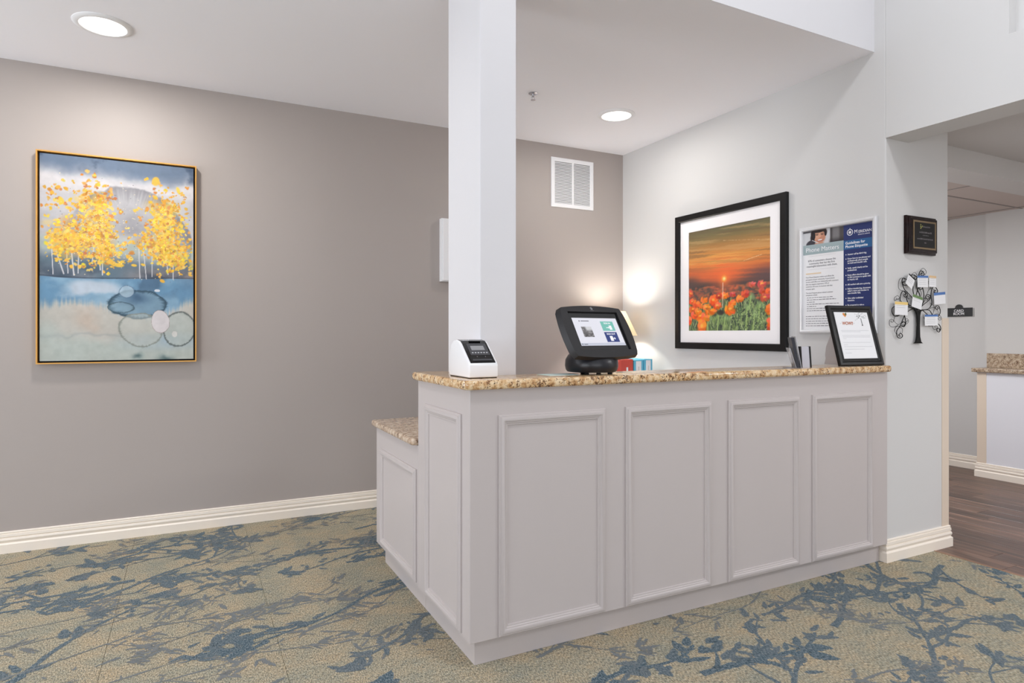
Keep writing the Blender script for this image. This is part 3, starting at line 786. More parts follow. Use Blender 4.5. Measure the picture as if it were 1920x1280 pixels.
# ================================================================== SUNSET PHOTOGRAPH on the right wall
RW = (0, 0, -PI / 2)   # local x runs towards the viewer, local -y faces into the room
sp_ = thing('framed_print', 'square sunset poppy field photograph in wide black frame with white mat', 'framed picture', (XW - .001, 3.801, 1.125), RW)
SW = 1.023; SH = 1.008
lab(build(MB().frame(SW, SH, [(0, 0), (0, .026), (.004, .030), (.042, .030), (.048, .024), (.048, 0)]), 'frame', M_BLACK, sp_, local=True), 'wide black wooden frame')
build(MB().frame(SW - .09, SH - .09, [(0, .004), (0, .013), (.088, .013), (.090, .011), (.090, .004)], .045, .045, 0), 'mat_board', M_MATBOARD, sp_, local=True)
def sunset(W=240, Hh=246):
    r = np.random.RandomState(8)
    im = np.zeros((Hh, W, 3)); Y, X = np.mgrid[0:Hh, 0:W]; u = X / W; v = Y / Hh
    n2 = fbm(Hh, W, 9, 5, 22)
    base = fbm(Hh * 6, W, 60, 4, 23)                              # long horizontal cloud streaks
    lay = base[::6] * 0; lay = np.array([np.interp(np.linspace(0, W / 7, W), np.arange(W), base[int(i * 6)]) for i in range(Hh)])
    for k in range(3): lay = (lay + np.roll(lay, 1, 0)) / 2
    lay = np.take_along_axis(lay, np.clip((Y - (X - W * .45) * .05), 0, Hh - 1).astype(int), 0)
    pts = [(0, (96, 98, 76)), (.1, (132, 116, 78)), (.2, (186, 134, 78)), (.29, (216, 148, 78)), (.37, (214, 128, 70)), (.44, (202, 102, 66)), (.495, (140, 84, 74)), (.53, (100, 78, 74)), (.56, (88, 74, 72)), (1, (70, 78, 68))]
    for k in range(3): im[..., k] = np.interp(v + (lay - .5) * .16, [p for p, _ in pts], [c[k] for _, c in pts])
    d = np.sqrt(((u - .47) / .40) ** 2 + ((v - .44) / .15) ** 2)
    mixin(im, np.exp(-d * d * 1.2) * sstep(.565, .50, v) * .75, (244, 120, 68))
    d2 = np.sqrt(((u - .47) / .32) ** 2 + ((v - .32) / .07) ** 2)
    mixin(im, np.exp(-d2 * d2) * sstep(.42, .60, lay) * .9, (255, 190, 98))
    mixin(im, sstep(.60, .95, u + (lay - .5) * .3) * sstep(.38, .48, v) * sstep(.58, .52, v) * .75, (98, 80, 82))
    mixin(im, sstep(.22, .02, u) * sstep(.42, .5, v) * sstep(.58, .52, v) * .7, (92, 76, 74))
    mixin(im, sstep(.52, .66, lay) * sstep(.5, .25, v) * .45, (104, 88, 70)); mixin(im, sstep(.46, .34, lay) * sstep(.45, .25, v) * .4, (226, 176, 116))
    for a, b, c, e in ((.46, .148, .98, .205), (.70, .36, .9, .325)):
        for t in np.linspace(0, 1, 60): blob(im, (a + (c - a) * t) * W, (b + (e - b) * t) * Hh, 1.2, .7, .1, (240, 206, 160), .55 * r.rand(), .4)
    gm = sstep(.545, .59, v + (n2 - .5) * .03)
    gr = np.zeros_like(im); gr[:] = (96, 84, 78)
    mixin(gr, sstep(.62, .78, v + (n2 - .5) * .2), (78, 92, 74))
    mixin(gr, sstep(.45, .62, n2) * sstep(.64, .86, v) * .85, (124, 146, 92)); mixin(gr, sstep(.53, .66, fbm(Hh, W, 18, 4, 25)) * .65, (54, 60, 62))
    im = im * (1 - gm[..., None]) + gr * gm[..., None]
    for rad, c, a in ((34, (255, 112, 66), .4), (14, (255, 130, 66), .7), (6, (255, 190, 86), 1), (3.2, (255, 236, 160), 1)): blob(im, .467 * W, .503 * Hh, rad, rad, 0, c, a, .8)
    for _ in range(300):
        x, y = r.rand(), r.uniform(.565, .70)
        blob(im, x * W, y * Hh, r.uniform(2, 7), r.uniform(1, 3.5), 0, (206 + r.randint(30), 96 + r.randint(30), 76), r.uniform(.15, .55), .6)
    for _ in range(620):
        x, y = r.rand(), r.uniform(.74, 1.04); l = r.uniform(.02, .10); a = r.normal() * .5
        c = [(134, 158, 94), (160, 180, 116), (92, 116, 80), (60, 76, 68), (184, 200, 144), (108, 136, 84)][r.randint(6)]
        stroke(im, x * W, y * Hh, (x + math.sin(a) * l) * W, (y - l) * Hh, r.uniform(.5, 1.2), c, .55)
    for x, y, h_ in ((.25, 1.0, .15), (.38, 1.0, .17), (.46, 1.0, .14), (.76, .8, .12), (.72, 1., .22), (.86, .9, .14), (.80, 1.0, .16)):
        stroke(im, x * W, y * Hh, (x + .02) * W, (y - h_) * Hh, 2.2, (158, 182, 112), .7); blob(im, (x + .03) * W, (y - h_) * Hh, 10, 6, .6, (160, 190, 126), .55, .5); blob(im, (x - .02) * W, (y - h_ * .8) * Hh, 8, 3.5, -.7, (150, 180, 112), .5, .5)
    for _ in range(150):
        x, y = r.uniform(.55, .95), r.uniform(.76, .98); blob(im, x * W, y * Hh, r.uniform(.6, 1.8), r.uniform(.6, 1.6), 0, (188, 206, 142) if r.rand() < .6 else (44, 54, 54), .8, .4)
    def flower(x, y, rx, ry, c, centre=True):
        cx, cy = x * W, y * Hh; rx, ry = rx * 1.12, ry * 1.2
        blob(im, cx, cy + ry * .25, rx * .85, ry * .7, 0, np.array(c) * .72, .8, .4)
        for _ in range(20):
            t = r.uniform(0, 2 * PI); q = r.uniform(.25, .72)
            cc = np.array(c) + r.normal(size=3) * 14 + (12 if math.sin(t) < 0 else -14)
            blob(im, cx + math.cos(t) * rx * q, cy + math.sin(t) * ry * q, rx * .40, ry * .34, t * .5, cc, .85, .35)
        if centre: blob(im, cx, cy - ry * .15, rx * .26, ry * .24, 0, (255, 196, 84), .8, .5)
    OR, RD = (250, 130, 52), (244, 108, 56)
    for x, y, rx, ry, c in ((.05, .70, 10, 6, RD), (.03, .62, 7, 7, (228, 96, 78)), (.21, .69, 12, 6, OR), (.33, .70, 15, 11, RD), (.17, .745, 9, 5, OR), (.06, .775, 13, 7, RD), (.29, .80, 19, 7, OR), (.47, .66, 13, 6, OR), (.56, .73, 12, 6, OR),
                            (.645, .70, 13, 6, OR), (.72, .655, 12, 7, (220, 84, 64)), (.905, .645, 9, 6, (206, 84, 62)), (.97, .655, 9, 7, RD), (.93, .70, 16, 6, (206, 86, 70)), (.54, .79, 17, 9, OR), (.16, .845, 18, 8, OR), (.08, .83, 12, 8, RD),
                            (.22, .86, 14, 9, OR), (.18, .95, 15, 17, OR), (.015, .88, 7, 12, RD), (.98, .80, 9, 12, OR), (.99, .93, 9, 14, RD), (.79, .575, 10, 5, (222, 104, 88)), (.90, .58, 14, 6, (228, 104, 88)), (.57, .655, 9, 5, (216, 96, 76)),
                            (.11, .72, 13, 8, RD), (.24, .76, 12, 6, OR), (.38, .75, 13, 7, RD), (.40, .66, 9, 6, (196, 70, 50)), (.13, .80, 12, 7, OR)):
        flower(x, y, rx, ry, c, r.rand() < .4)
    blob(im, .42 * W, .815 * Hh, 11, 6, 0, (58, 50, 48), .85, .4)
    for t in np.linspace(.54, .77, 60): blob(im, (.452 - .012 * (t - .54)) * W, t * Hh, 1.0, 1.4, 0, (246, 216, 190), .5, .5)
    return im
picture('photograph', sunset(), SW - .26, SH - .25, .130, -.0085, .126, mat_attr('photo_print', 0.35, 0.4), sp_)

# ================================================================== POSTER in silver snap frame
po = thing('framed_poster', 'silver snap framed phone etiquette poster with navy column beside black framed print', 'poster', (XW - .001, 2.692, 1.24), RW)
build(MB().frame(.495, .646, [(0, 0), (0, .012), (.005, .019), (.012, .021), (.020, .018), (.025, .010), (.025, 0)]), 'frame', M_SILVER, po, smooth=0.6, local=True)
build(MB().box(.02, -.006, .02, .475, -.001, .626), 'sheet', M_PAPER, po, local=True)
YP = -.0062
def headset_woman(W=110, Hh=64):
    im = np.zeros((Hh, W, 3)); Y, X = np.mgrid[0:Hh, 0:W]; u = X / W; v = Y / Hh
    im[:] = (206, 208, 212)
    mixin(im, sstep(.1, .0, np.abs(v - .1)) * sstep(.3, .2, u), (70, 70, 76))
    mixin(im, sstep(.66, .69, u), (78, 74, 76)); mixin(im, sstep(.70, .76, u) * sstep(.93, .86, u), (126, 124, 126)); mixin(im, sstep(.62, .7, u) * sstep(.6, 1, v) * .8, (44, 42, 46))
    blob(im, 44, 16, 22, 26, 0, (48, 38, 38), 1, .08); blob(im, 30, 30, 9, 22, .1, (44, 36, 38), 1, .15)
    blob(im, 22, 58, 12, 16, .5, (64, 62, 70), 1, .15)
    blob(im, 46, 32, 16, 26, -.05, (206, 152, 124), 1, .08); blob(im, 44, 26, 12, 14, 0, (224, 176, 150), .6, .5); blob(im, 54, 38, 7, 18, 0, (184, 122, 98), .5, .5)
    blob(im, 42, 7, 17, 8, 0, (48, 38, 38), 1, .15)
    for ex in (39, 53): blob(im, ex, 24, 3.6, 1.7, 0, (40, 28, 28), .95, .3); blob(im, ex, 19.5, 5, 1.2, -.1, (58, 40, 36), .9, .3)
    blob(im, 47, 33, 2, 5, .1, (228, 174, 150), .7, .5); blob(im, 47.5, 37, 3.2, 1.4, 0, (168, 104, 86), .7, .4)
    blob(im, 47, 47, 8.5, 4.6, -.12, (158, 74, 70), 1, .15); blob(im, 47, 45.8, 7, 2.7, -.12, (248, 242, 238), 1, .15)
    blob(im, 45, 60, 12, 6, 0, (198, 142, 116), .8, .3)
    for t in np.linspace(0, 1, 40): blob(im, 29 + 3 * math.sin(t * 3), 8 + 34 * t, 2.6, 2.6, 0, (34, 34, 40), 1, .2)
    blob(im, 62, 22, 3, 10, 0, (40, 38, 44), 1, .2)
    for t in np.linspace(0, 1, 30): blob(im, 26 + 16 * t, 44 + 14 * t, 1.0, 1.0, 0, (226, 226, 230), 1, .3)
    return im
picture('photograph', headset_woman(), .271, .089, .0235, YP - .0003, .536, mat_attr('photo_print', 0.35, 0.4), po)
rects([(.0235, .478, .2945, .537)], YP, .0004, 'title_band', M_SAGE, po)
nv = rects([(.2945, .024, .4725, .625)], YP, .0004, 'navy_column', M_NAVY, po)
rects([(.2945, .481, .4725, .533)], YP - .0004, .0003, 'blue_band', M_BLUE2, po)
YT = YP - .0009
text('Phone Matters', .038, M_WTEXT, po, .043, YT, .493, sx=.99)
text('M', .030, M_WTEXT, po, .360, YT, .567, sx=.90); text('ERIDIAN', .0225, M_WTEXT, po, .3855, YT, .567, sx=.92)
text('SENIOR LIVING', .0085, M_WTEXT, po, .383, YT, .555, sx=1.22)
cm = MB(); ringc = (.3345, .577)
n_ = 28
ring = [(ringc[0] + r_ * math.cos(2 * PI * i / n_), YT - .0002, ringc[1] + r_ * math.sin(2 * PI * i / n_)) for r_ in (.0185, .0150) for i in range(n_)]
cm.add(ring, [(i, (i + 1) % n_, n_ + (i + 1) % n_, n_ + i) for i in range(n_)])
star = [(ringc[0] + (.0135 if i % 2 == 0 else .005) * math.sin(2 * PI * i / 16), YT - .0002, ringc[1] + (.0135 if i % 2 == 0 else .005) * math.cos(2 * PI * i / 16)) for i in range(16)]
cm.add(star, [tuple(range(16))])
cm.add([(.331, YT - .0002, .594), (.338, YT - .0002, .594), (.3345, YT - .0002, .603)], [(0, 1, 2)])
build(cm, 'compass_emblem', M_WTEXT, po, local=True)
text('Guidelines for\nPhone Etiquette', .0215, M_WTEXT, po, .3055, YT, .510, bold=.0003, spacing=.95, sx=.97)
bl = [(.448, 'Answer call by third ring.'), (.4235, 'Know how to use phones and\nprofessionally place people\non hold and transfer calls.'), (.3695, 'Smile, speak clearly and be\nprofessional.'),
      (.3295, 'Every effort should be given\nto find someone to speak with\nan inquiry call.'), (.2755, 'All medical calls are a priority.'), (.2515, 'Before transferring, document\ncaller\'s name and number in\ncase transfer fails.'), (.1975, 'Give caller undivided\nattention.'), (.158, 'Be prepared to take a\nmessage.')]
for z, s_ in bl: text(s_, .0128, M_WTEXT, po, .3195, YT, z, bold=.0002, spacing=1.0, sx=.88)
for z, _ in bl: rects([(.3075, z + .001, .3125, z + .006)], YT, .0003, 'bullet', M_WTEXT, po)
text('87% of consumers choose the\ncommunity that has the first\nmeaningful interaction with them.', .0165, M_GTEXT, po, .152, YP - .0003, .434, 'CENTER', spacing=1.0, sx=.92)
rects([(.062, .4665, .245, .4672), (.062, .386, .245, .3867)], YP, .0003, 'rule_line', M_LGTEXT, po)
rects([(.044, .3585, .148, .366)], YP, .0003, 'orange_heading', mat('pale_orange_ink', (232, 208, 176), 0.7), po)
# paragraphs too small to read: one fine bar per printed word
rt = random.Random(3)
def fake_lines(rows, x0_, x1_, h_, zstart, dz, y_, name, m_, parent, indent=0.0):
    bars = []
    for k_, wfac in enumerate(rows):
        x = x0_ + indent; z = zstart - k_ * dz
        while x < x0_ + (x1_ - x0_) * wfac - .006:
            w_ = min(rt.uniform(.008, .024), x0_ + (x1_ - x0_) * wfac - x); bars.append((x, z, x + w_, z + h_ * rt.uniform(.75, 1.1))); x += w_ + .0035
    return rects(bars, y_, .0002, name, m_, parent)
M_FINE = mat('fine_print_ink', (132, 130, 136), 0.7)
text('Your Phone Etiquette matters and affects the\nperception of your community. A good phone\nservice could affect our relationship with customers\nafter any negative experience. 57% of\ncustomers will never do business with that\ncompany again.', .0118, M_FINE, po, .043, YP - .0003, .3365, name='small_print', spacing=1.2, sx=.88)
text('The most frequent phone related customer\ncomplaints include:', .0118, M_FINE, po, .043, YP - .0003, .2415, name='small_print', spacing=1.12, sx=.88)
fake_lines([.8, .9, .25, .98, .3, .8, .9], .050, .268, .0040, .2145, .0132, YP, 'small_print', M_FINE, po)
fake_lines([.92, .9, .95, .98, .85], .043, .268, .0040, .101, .0142, YP, 'small_print', M_FINE, po)

# ================================================================== PLAQUE on the pillar
pq = thing('wall_plaque', 'dark mahogany award plaque with gold edged black plate high on pillar', 'plaque', (3.534, YJ - .001, 1.683))
QW, QH = .272, .212
M_MAHOG = mat_wood('mahogany', [(0.3, (16, 7, 7)), (0.6, (26, 11, 10)), (0.8, (36, 15, 13))], (4, 4, 30), 0.25)
M_MAHOG.node_tree.nodes['Principled BSDF'].inputs['Specular IOR Level'].default_value = 0.2
lab(build(MB().frame(QW, QH, [(0, 0), (0, .014), (.004, .019), (.010, .021), (.012, .029), (.016, .032), (.13, .032), (.13, 0)]), 'board', M_MAHOG, pq, local=True, smooth=0.5), 'stepped dark mahogany board')
build(MB().box(.02, -.0325, .02, QW - .02, -.02, QH - .02), 'board_face', M_MAHOG, pq, local=True)
lab(build(MB().frame(.212, .158, [(0, .031), (0, .0345), (.002, .0355), (.008, .0355), (.010, .034), (.010, .031)], .030, .027), 'gold_border', mat('brass', (132, 112, 84), 0.35, metal=0.6), pq, local=True), 'brass border strip')
lab(build(MB().box(.040, -.0340, .037, .232, -.0325, .175), 'plate', mat('black_plate', (10, 8, 10), 0.35, spec=0.2), pq, local=True), 'glossy black engraved plate')
M_ENG = mat('engraved_grey', (84, 79, 82), 0.5)
fake_lines([1.0], .120, .185, .008, .148, .01, -.034, 'engraved_line', M_ENG, pq)
fake_lines([1.0], .085, .200, .009, .116, .01, -.034, 'engraved_line', M_ENG, pq)
fake_lines([1.0], .118, .172, .005, .102, .01, -.034, 'engraved_line', M_ENG, pq)
fake_lines([1.0], .066, .212, .008, .080, .01, -.034, 'engraved_line', M_ENG, pq)
fake_lines([1.0], .132, .150, .007, .060, .01, -.034, 'engraved_line', M_ENG, pq)
em = MB()
for x, z, s_ in ((.098, .143, .006), (.098, .153, .006), (.098, .163, .005), (.113, .155, .005), (.108, .149, .004)): em.box(x - s_ * .6, -.0345, z - s_ * .6, x + s_ * .6, -.034, z + s_ * .6)
build(em, 'emblem', mat('gold_ink', (170, 170, 90), 0.4), pq, local=True)

# ================================================================== IRON TREE with note cards
def tx(cx_): return (cx_ - 418) * .000700
def tz(cy_): return (1140 - cy_) * .000421
tree = thing('metal_tree', 'black iron tree with curling branches holding note cards on pillar', 'wall decor', (3.643, YJ - .001, 1.187))
tr_ = [(358, 1147), (385, 1127), (398, 1060), (403, 900), (400, 780), (388, 726), (362, 697), (402, 702), (430, 714), (474, 696), (450, 726), (440, 780), (436, 900), (440, 1060), (455, 1127), (478, 1147)]
build(MB().prism([(tx(a), tz(b)) for a, b in tr_], -.016, -.010, 'y'), 'trunk', M_IRON, tree, local=True)
def crom(P, n=8):
    P = [Vector(p) for p in P]; Q = [P[0]] + P + [P[-1]]; out = []
    for i in range(1, len(Q) - 2):
        for q in range(n):
            t = q / n; a, b, c, d = Q[i - 1], Q[i], Q[i + 1], Q[i + 2]
            out.append(0.5 * ((2 * b) + (c - a) * t + (2 * a - 5 * b + 4 * c - d) * t * t + (3 * b - a - 3 * c + d) * t ** 3))
    out.append(P[-1]); return out
def scroll(end, cen, turns, sgn, n=22):
    dx, dy = end[0] - cen[0], end[1] - cen[1]; r0 = math.hypot(dx, dy); a0 = math.atan2(dy, dx)
    return [(cen[0] + r0 * (1 - .8 * i / n) * math.cos(a0 + sgn * turns * 2 * PI * i / n), cen[1] + r0 * (1 - .8 * i / n) * math.sin(a0 + sgn * turns * 2 * PI * i / n)) for i in range(1, n + 1)]
def limb(P, cen, turns, sgn, r_, yo, name):
    q = [(p.x, p.y) for p in crom(P)] + (scroll(P[-1], cen, turns, sgn) if cen else [])
    build(MB().tube([(tx(a), yo, tz(b)) for a, b in q], r_, 6), name, M_IRON, tree, smooth=1.0, local=True)
B = [([(400, 705), (345, 692), (270, 738), (235, 790), (200, 880), (175, 930), (140, 985), (150, 1060), (185, 1075)], (185, 1040), 1.1, -1),
     ([(400, 702), (300, 668), (190, 655), (95, 675), (78, 730), (105, 785), (150, 790)], (145, 757), 1.0, -1),
     ([(392, 700), (300, 640), (195, 600), (183, 530), (215, 462), (262, 485)], (248, 515), 1.2, 1),
     ([(405, 700), (350, 560), (290, 490), (235, 430), (207, 340), (222, 290), (255, 300)], (238, 350), 1.0, 1),
     ([(405, 700), (385, 570), (405, 450), (440, 375), (478, 395)], (446, 402), 1.0, 1),
     ([(415, 700), (480, 610), (492, 500), (480, 420), (455, 345), (418, 360)], (440, 382), .9, -1),
     ([(430, 706), (478, 640), (560, 570), (588, 520), (565, 493)], (550, 528), 1.2, -1),
     ([(440, 700), (545, 688), (600, 615), (590, 500), (608, 400), (650, 385), (682, 430)], (652, 440), 1.0, 1),
     ([(445, 705), (560, 700), (610, 760), (680, 790), (718, 720), (700, 645)], (676, 668), 1.1, -1),
     ([(470, 698), (545, 765), (610, 850), (700, 890), (728, 950), (705, 995)], (700, 962), 1.0, 1),
     ([(410, 700), (440, 520), (400, 400), (430, 220), (460, 178), (500, 215)], (470, 218), .9, 1),
     ([(405, 700), (350, 470), (345, 380), (290, 270), (350, 240), (398, 262)], (372, 280), .7, 1),
     ([(240, 780), (250, 830), (256, 880), (235, 925), (200, 915)], (222, 880), .8, -1),
     ([(300, 660), (265, 560), (255, 500), (240, 470)], (262, 480), .6, 1)]
for i, (P, c_, t_, s_) in enumerate(B): limb(P, c_, t_, s_, .0022, -.013 - .0006 * (i % 3), 'branch')
Tn = [([(200, 880), (120, 930), (60, 915), (55, 850), (80, 830)], (84, 856), 1.0, 1), ([(215, 900), (270, 890), (298, 850), (280, 820)], (274, 846), 1.0, -1), ([(180, 600), (165, 560), (118, 590), (116, 550), (150, 522)], (150, 556), .8, 1),
      ([(250, 460), (180, 440), (166, 370), (190, 300), (230, 290)], (225, 330), .6, 1), ([(440, 260), (445, 190), (490, 140), (532, 180), (520, 225)], (494, 196), .8, 1), ([(330, 300), (340, 235), (380, 206), (408, 240)], (380, 240), .6, 1),
      ([(590, 420), (600, 340), (575, 305), (556, 330)], (576, 330), 1.0, -1), ([(180, 770), (190, 700), (215, 680), (218, 710)], (204, 706), .9, 1), ([(640, 760), (690, 750), (736, 790), (732, 830)], (715, 808), .9, 1),
      ([(600, 850), (630, 950), (665, 955), (690, 930)], (664, 928), .7, -1), ([(500, 800), (545, 880), (560, 910), (600, 915)], (572, 884), 1.0, -1), ([(300, 560), (275, 530), (300, 520)], (294, 545), 1.0, 1),
      ([(450, 540), (470, 480), (440, 420), (420, 400)], (440, 400), .6, 1), ([(580, 600), (640, 650), (625, 740), (600, 760)], None, 0, 1), ([(400, 690), (385, 640), (395, 560), (430, 530)], None, 0, 1), ([(530, 520), (560, 440), (600, 400), (640, 420)], (640, 450), .7, 1),
      ([(160, 900), (110, 850), (130, 790), (180, 780)], None, 0, 1), ([(150, 1040), (115, 970), (150, 920), (210, 950), (215, 1000)], (195, 1000), .7, 1), ([(470, 640), (520, 560), (505, 540), (545, 545)], (540, 565), .6, 1), ([(560, 700), (620, 660), (690, 700), (700, 760)], None, 0, 1)]
for i, (P, c_, t_, s_) in enumerate(Tn): limb(P, c_, t_, s_, .0011, -.0105 - .0006 * (i % 3), 'scroll')
def card(cx_, cy_, w_, h_, rot, strip, m_, label, lines=4, deep=0.0):
    k = thing('note_card', label, 'note', (3.643 + tx(cx_), YJ - .0195 - deep, 1.187 + tz(cy_)), (0, rot, 0), 'note cards clipped to the iron tree')
    W_, H_ = w_ * .000700, h_ * .000421
    build(MB().box(-W_ / 2, -.0004, -H_ / 2, W_ / 2, .0004, H_ / 2), 'sheet', M_PAPER, k, local=True)
    build(MB().box(-W_ / 2, -.0010, H_ / 2 - strip * .000421, W_ / 2, -.0004, H_ / 2 + .001), 'header_strip', m_, k, local=True)
    if lines: rects([(-W_ * .38, H_ * (.22 - .16 * q), W_ * .3, H_ * (.22 - .16 * q) + .0012) for q in range(lines)], -.0004, .0003, 'writing', M_LGTEXT, k)
SB = mat('blue_card_header', (76, 118, 182), 0.6); ST = mat('tan_card_header', (222, 190, 146), 0.6); SG = mat('green_card_header', (104, 134, 82), 0.6); SY = mat('yellow_card_header', (240, 208, 130), 0.6)
card(467, 322, 142, 152, -.03, 26, SB, 'blue topped note card at the top of the iron tree')
card(600, 312, 96, 150, .02, 30, ST, 'tan topped written note card at upper right of tree')
card(303, 330, 92, 150, .5, 14, M_IRON, 'tilted white note card in dark clip, upper left of tree', 3)
card(700, 536, 158, 158, -.09, 34, SB, 'blue topped note card on the rightmost tree branch', 0)
card(392, 598, 132, 165, .2, 34, SG, 'slanted green topped note card at the centre of tree', 2)
card(186, 690, 165, 168, .02, 34, SY, 'yellow topped note card on the left tree branch', 2)
card(584, 836, 180, 146, -.02, 24, SB, 'blue topped note card low on the right tree branch', 4)

# ================================================================== CARD ROOM SIGN
sg = thing('room_sign', 'black arched sign reading card room on the hall wall', 'sign', (6.399, 3.498, 1.398), RW)
def arch_board(Wd, Hd, r_):
    P = [(0, 0), (Wd, 0), (Wd, Hd)] + [(Wd / 2 + r_ * math.cos(t), Hd + r_ * .95 * math.sin(t)) for t in np.linspace(0, PI, 14)] + [(0, Hd)]
    return P
SIGW = .230
lab(build(MB().prism(arch_board(SIGW, .080, .034), -.010, -.002, 'y'), 'board', mat('charcoal_sign', (34, 34, 36), 0.4), sg, bevel=0.0015, seg=1, local=True), 'charcoal board with arched crest')
build(MB().box(.004, -.005, -.005, SIGW + .010, 0, .074), 'back_plate', mat('grey_sign_backing', (168, 166, 164), 0.4), sg, local=True)
text('CARD\nROOM', .033, M_WTEXT, sg, SIGW / 2, -.0102, .042, 'CENTER', spacing=.84, bold=.0003, sx=.95)

# ================================================================== VENT, WALL BOX, SPRINKLER, LIGHTS
vt = thing('air_grille', 'square white louvered air grille high on the taupe wall', 'vent', (2.647, YB - .001, 2.282))
VW, VH = .414, .409
build(MB().frame(VW, VH, [(0, 0), (0, .006), (.004, .010), (.030, .010), (.034, .006), (.034, 0)]), 'frame', M_WPLAST, vt, local=True)
build(MB().box(.03, -.002, .03, VW - .03, 0, VH - .03), 'backing', mat('duct_shadow', (96, 92, 90), 0.8), vt, local=True)
build(MB().box(VW / 2 - .008, -.010, .03, VW / 2 + .008, -.002, VH - .03), 'divider', M_WPLAST, vt, local=True)
ns = 27
for sx_ in (0, 1):
    xa = .033 if sx_ == 0 else VW / 2 + .007
    lw = VW / 2 - .040
    lm = MB().prism([(-.0085, -.0058), (-.0078, -.0064), (-.0016, .0030), (-.0022, .0036)], 0, lw, 'x').mesh('louver')
    lm.materials.append(M_WPLAST)
    for q in range(ns):
        o = put('louver', lm, None, vt); o.location = (xa, 0, .042 + q * (VH - .084) / (ns - 1))

wb = thing('wall_box', 'slim white rectangular wall cover peeking out left of the column', 'wall box', (1.676, YB - .001, 1.628))
build(MB().box(0, -.045, 0, .15, 0, .472), 'body', M_WPLAST, wb, bevel=0.003, local=True)
build(MB().box(.008, -.058, .006, .142, -.045, .466), 'cover', M_WPLAST, wb, bevel=0.004, local=True)

spk = thing('ceiling_sprinkler', 'small chrome fire sprinkler head on the ceiling right of column', 'sprinkler', (1.985, 3.60, H))
build(MB().lathe([(.004, 0), (.030, 0), (.030, -.003), (.022, -.007), (.010, -.008)]), 'flange', M_CHROME, spk, smooth=0.6, local=True)
build(MB().lathe([(.008, -.006), (.008, -.022), (.004, -.026)], n=16), 'body', M_CHROME, spk, smooth=0.6, local=True)
for s_ in (-1, 1): build(MB().tube([(s_ * .007, 0, -.018), (s_ * .011, 0, -.030), (s_ * .004, 0, -.042)], .0018, 6), 'arm', M_CHROME, spk, local=True)
build(MB().lathe([(.001, -.042), (.016, -.042), (.016, -.0445), (.001, -.0445)], n=16), 'deflector', M_CHROME, spk, local=True)

M_LENS = mat('lit_lens', (255, 255, 255), 0.4, emit=(255, 250, 244), estr=3.0)
def downlight(x, y, label, power):
    d = thing('ceiling_light', label, 'ceiling light', (x, y, H), group='round recessed lights in the alcove ceiling')
    build(MB().lathe([(.100, -.001), (.104, -.010), (.112, -.011), (.128, -.006), (.133, -.002), (.133, 0), (.100, 0)], n=48, cap=False), 'trim_ring', M_WPLAST, d, smooth=0.7, local=True)
    build(MB().lathe([(.0005, -.0075), (.070, -.0075), (.104, -.006), (.104, -.003), (.0005, -.003)], n=48), 'lens', M_LENS, d, smooth=0.5, local=True)
    l = bpy.data.lights.new('downlight', 'AREA'); l.shape = 'DISK'; l.size = .18; l.energy = power; l.color = (1.0, 0.965, 0.92)
    o = bpy.data.objects.new('downlight', l); C.objects.link(o); o.location = (x, y, H - .012)
downlight(-.385, 3.785, 'recessed round ceiling light above the abstract painting', 16)
downlight(2.71, 3.69, 'recessed round ceiling light in the corner near air grille', 8)

# ================================================================== BACK DESK, LAMP, BOXES
bd = thing('back_desk', 'low white desk along the right wall behind the counter', 'desk', (3.1, 3.8, 0))
build(MB().box(2.72, 2.75, .735, 3.365, 4.47, .765), 'top', M_WPLAST, bd, bevel=0.003)
for ya in (2.77, 3.6, 4.42): build(MB().box(2.76, ya, 0, 3.34, ya + .03, .735), 'side_panel', M_WPLAST, bd)
lp = thing('table_lamp', 'white table lamp glowing in the corner behind the kiosk', 'lamp', (3.12, 4.26, .765))
build(MB().lathe([(.065, 0), (.065, .012), (.03, .02), (.02, .06), (.045, .14), (.05, .20), (.025, .28), (.012, .31), (.010, .44), (.001, .44)], n=28), 'base', mat('ceramic_white', (236, 232, 226), 0.3), lp, smooth=0.8, local=True)
M_SHADE = mat_shade('lamp_shade_cloth')
sh = MB().lathe([(.178, .457), (.082, .657)], n=40, cap=False).lathe([(.1765, .457), (.0805, .657)], n=40, cap=False)
build(sh, 'shade', M_SHADE, lp, smooth=1.0, local=True)
build(MB().lathe([(.001, .47), (.014, .475), (.026, .51), (.026, .53), (.014, .555), (.001, .56)], n=18), 'bulb', mat('bulb_glass', (255, 240, 214), 0.4, emit=(255, 226, 180), estr=9.0), lp, smooth=1.0, local=True)
l = bpy.data.lights.new('lamp_bulb', 'POINT'); l.energy = 12; l.color = (1.0, 0.94, 0.85); l.shadow_soft_size = 0.035
o = bpy.data.objects.new('lamp_bulb', l); C.objects.link(o); o.location = (3.12, 4.26, .765 + .605)

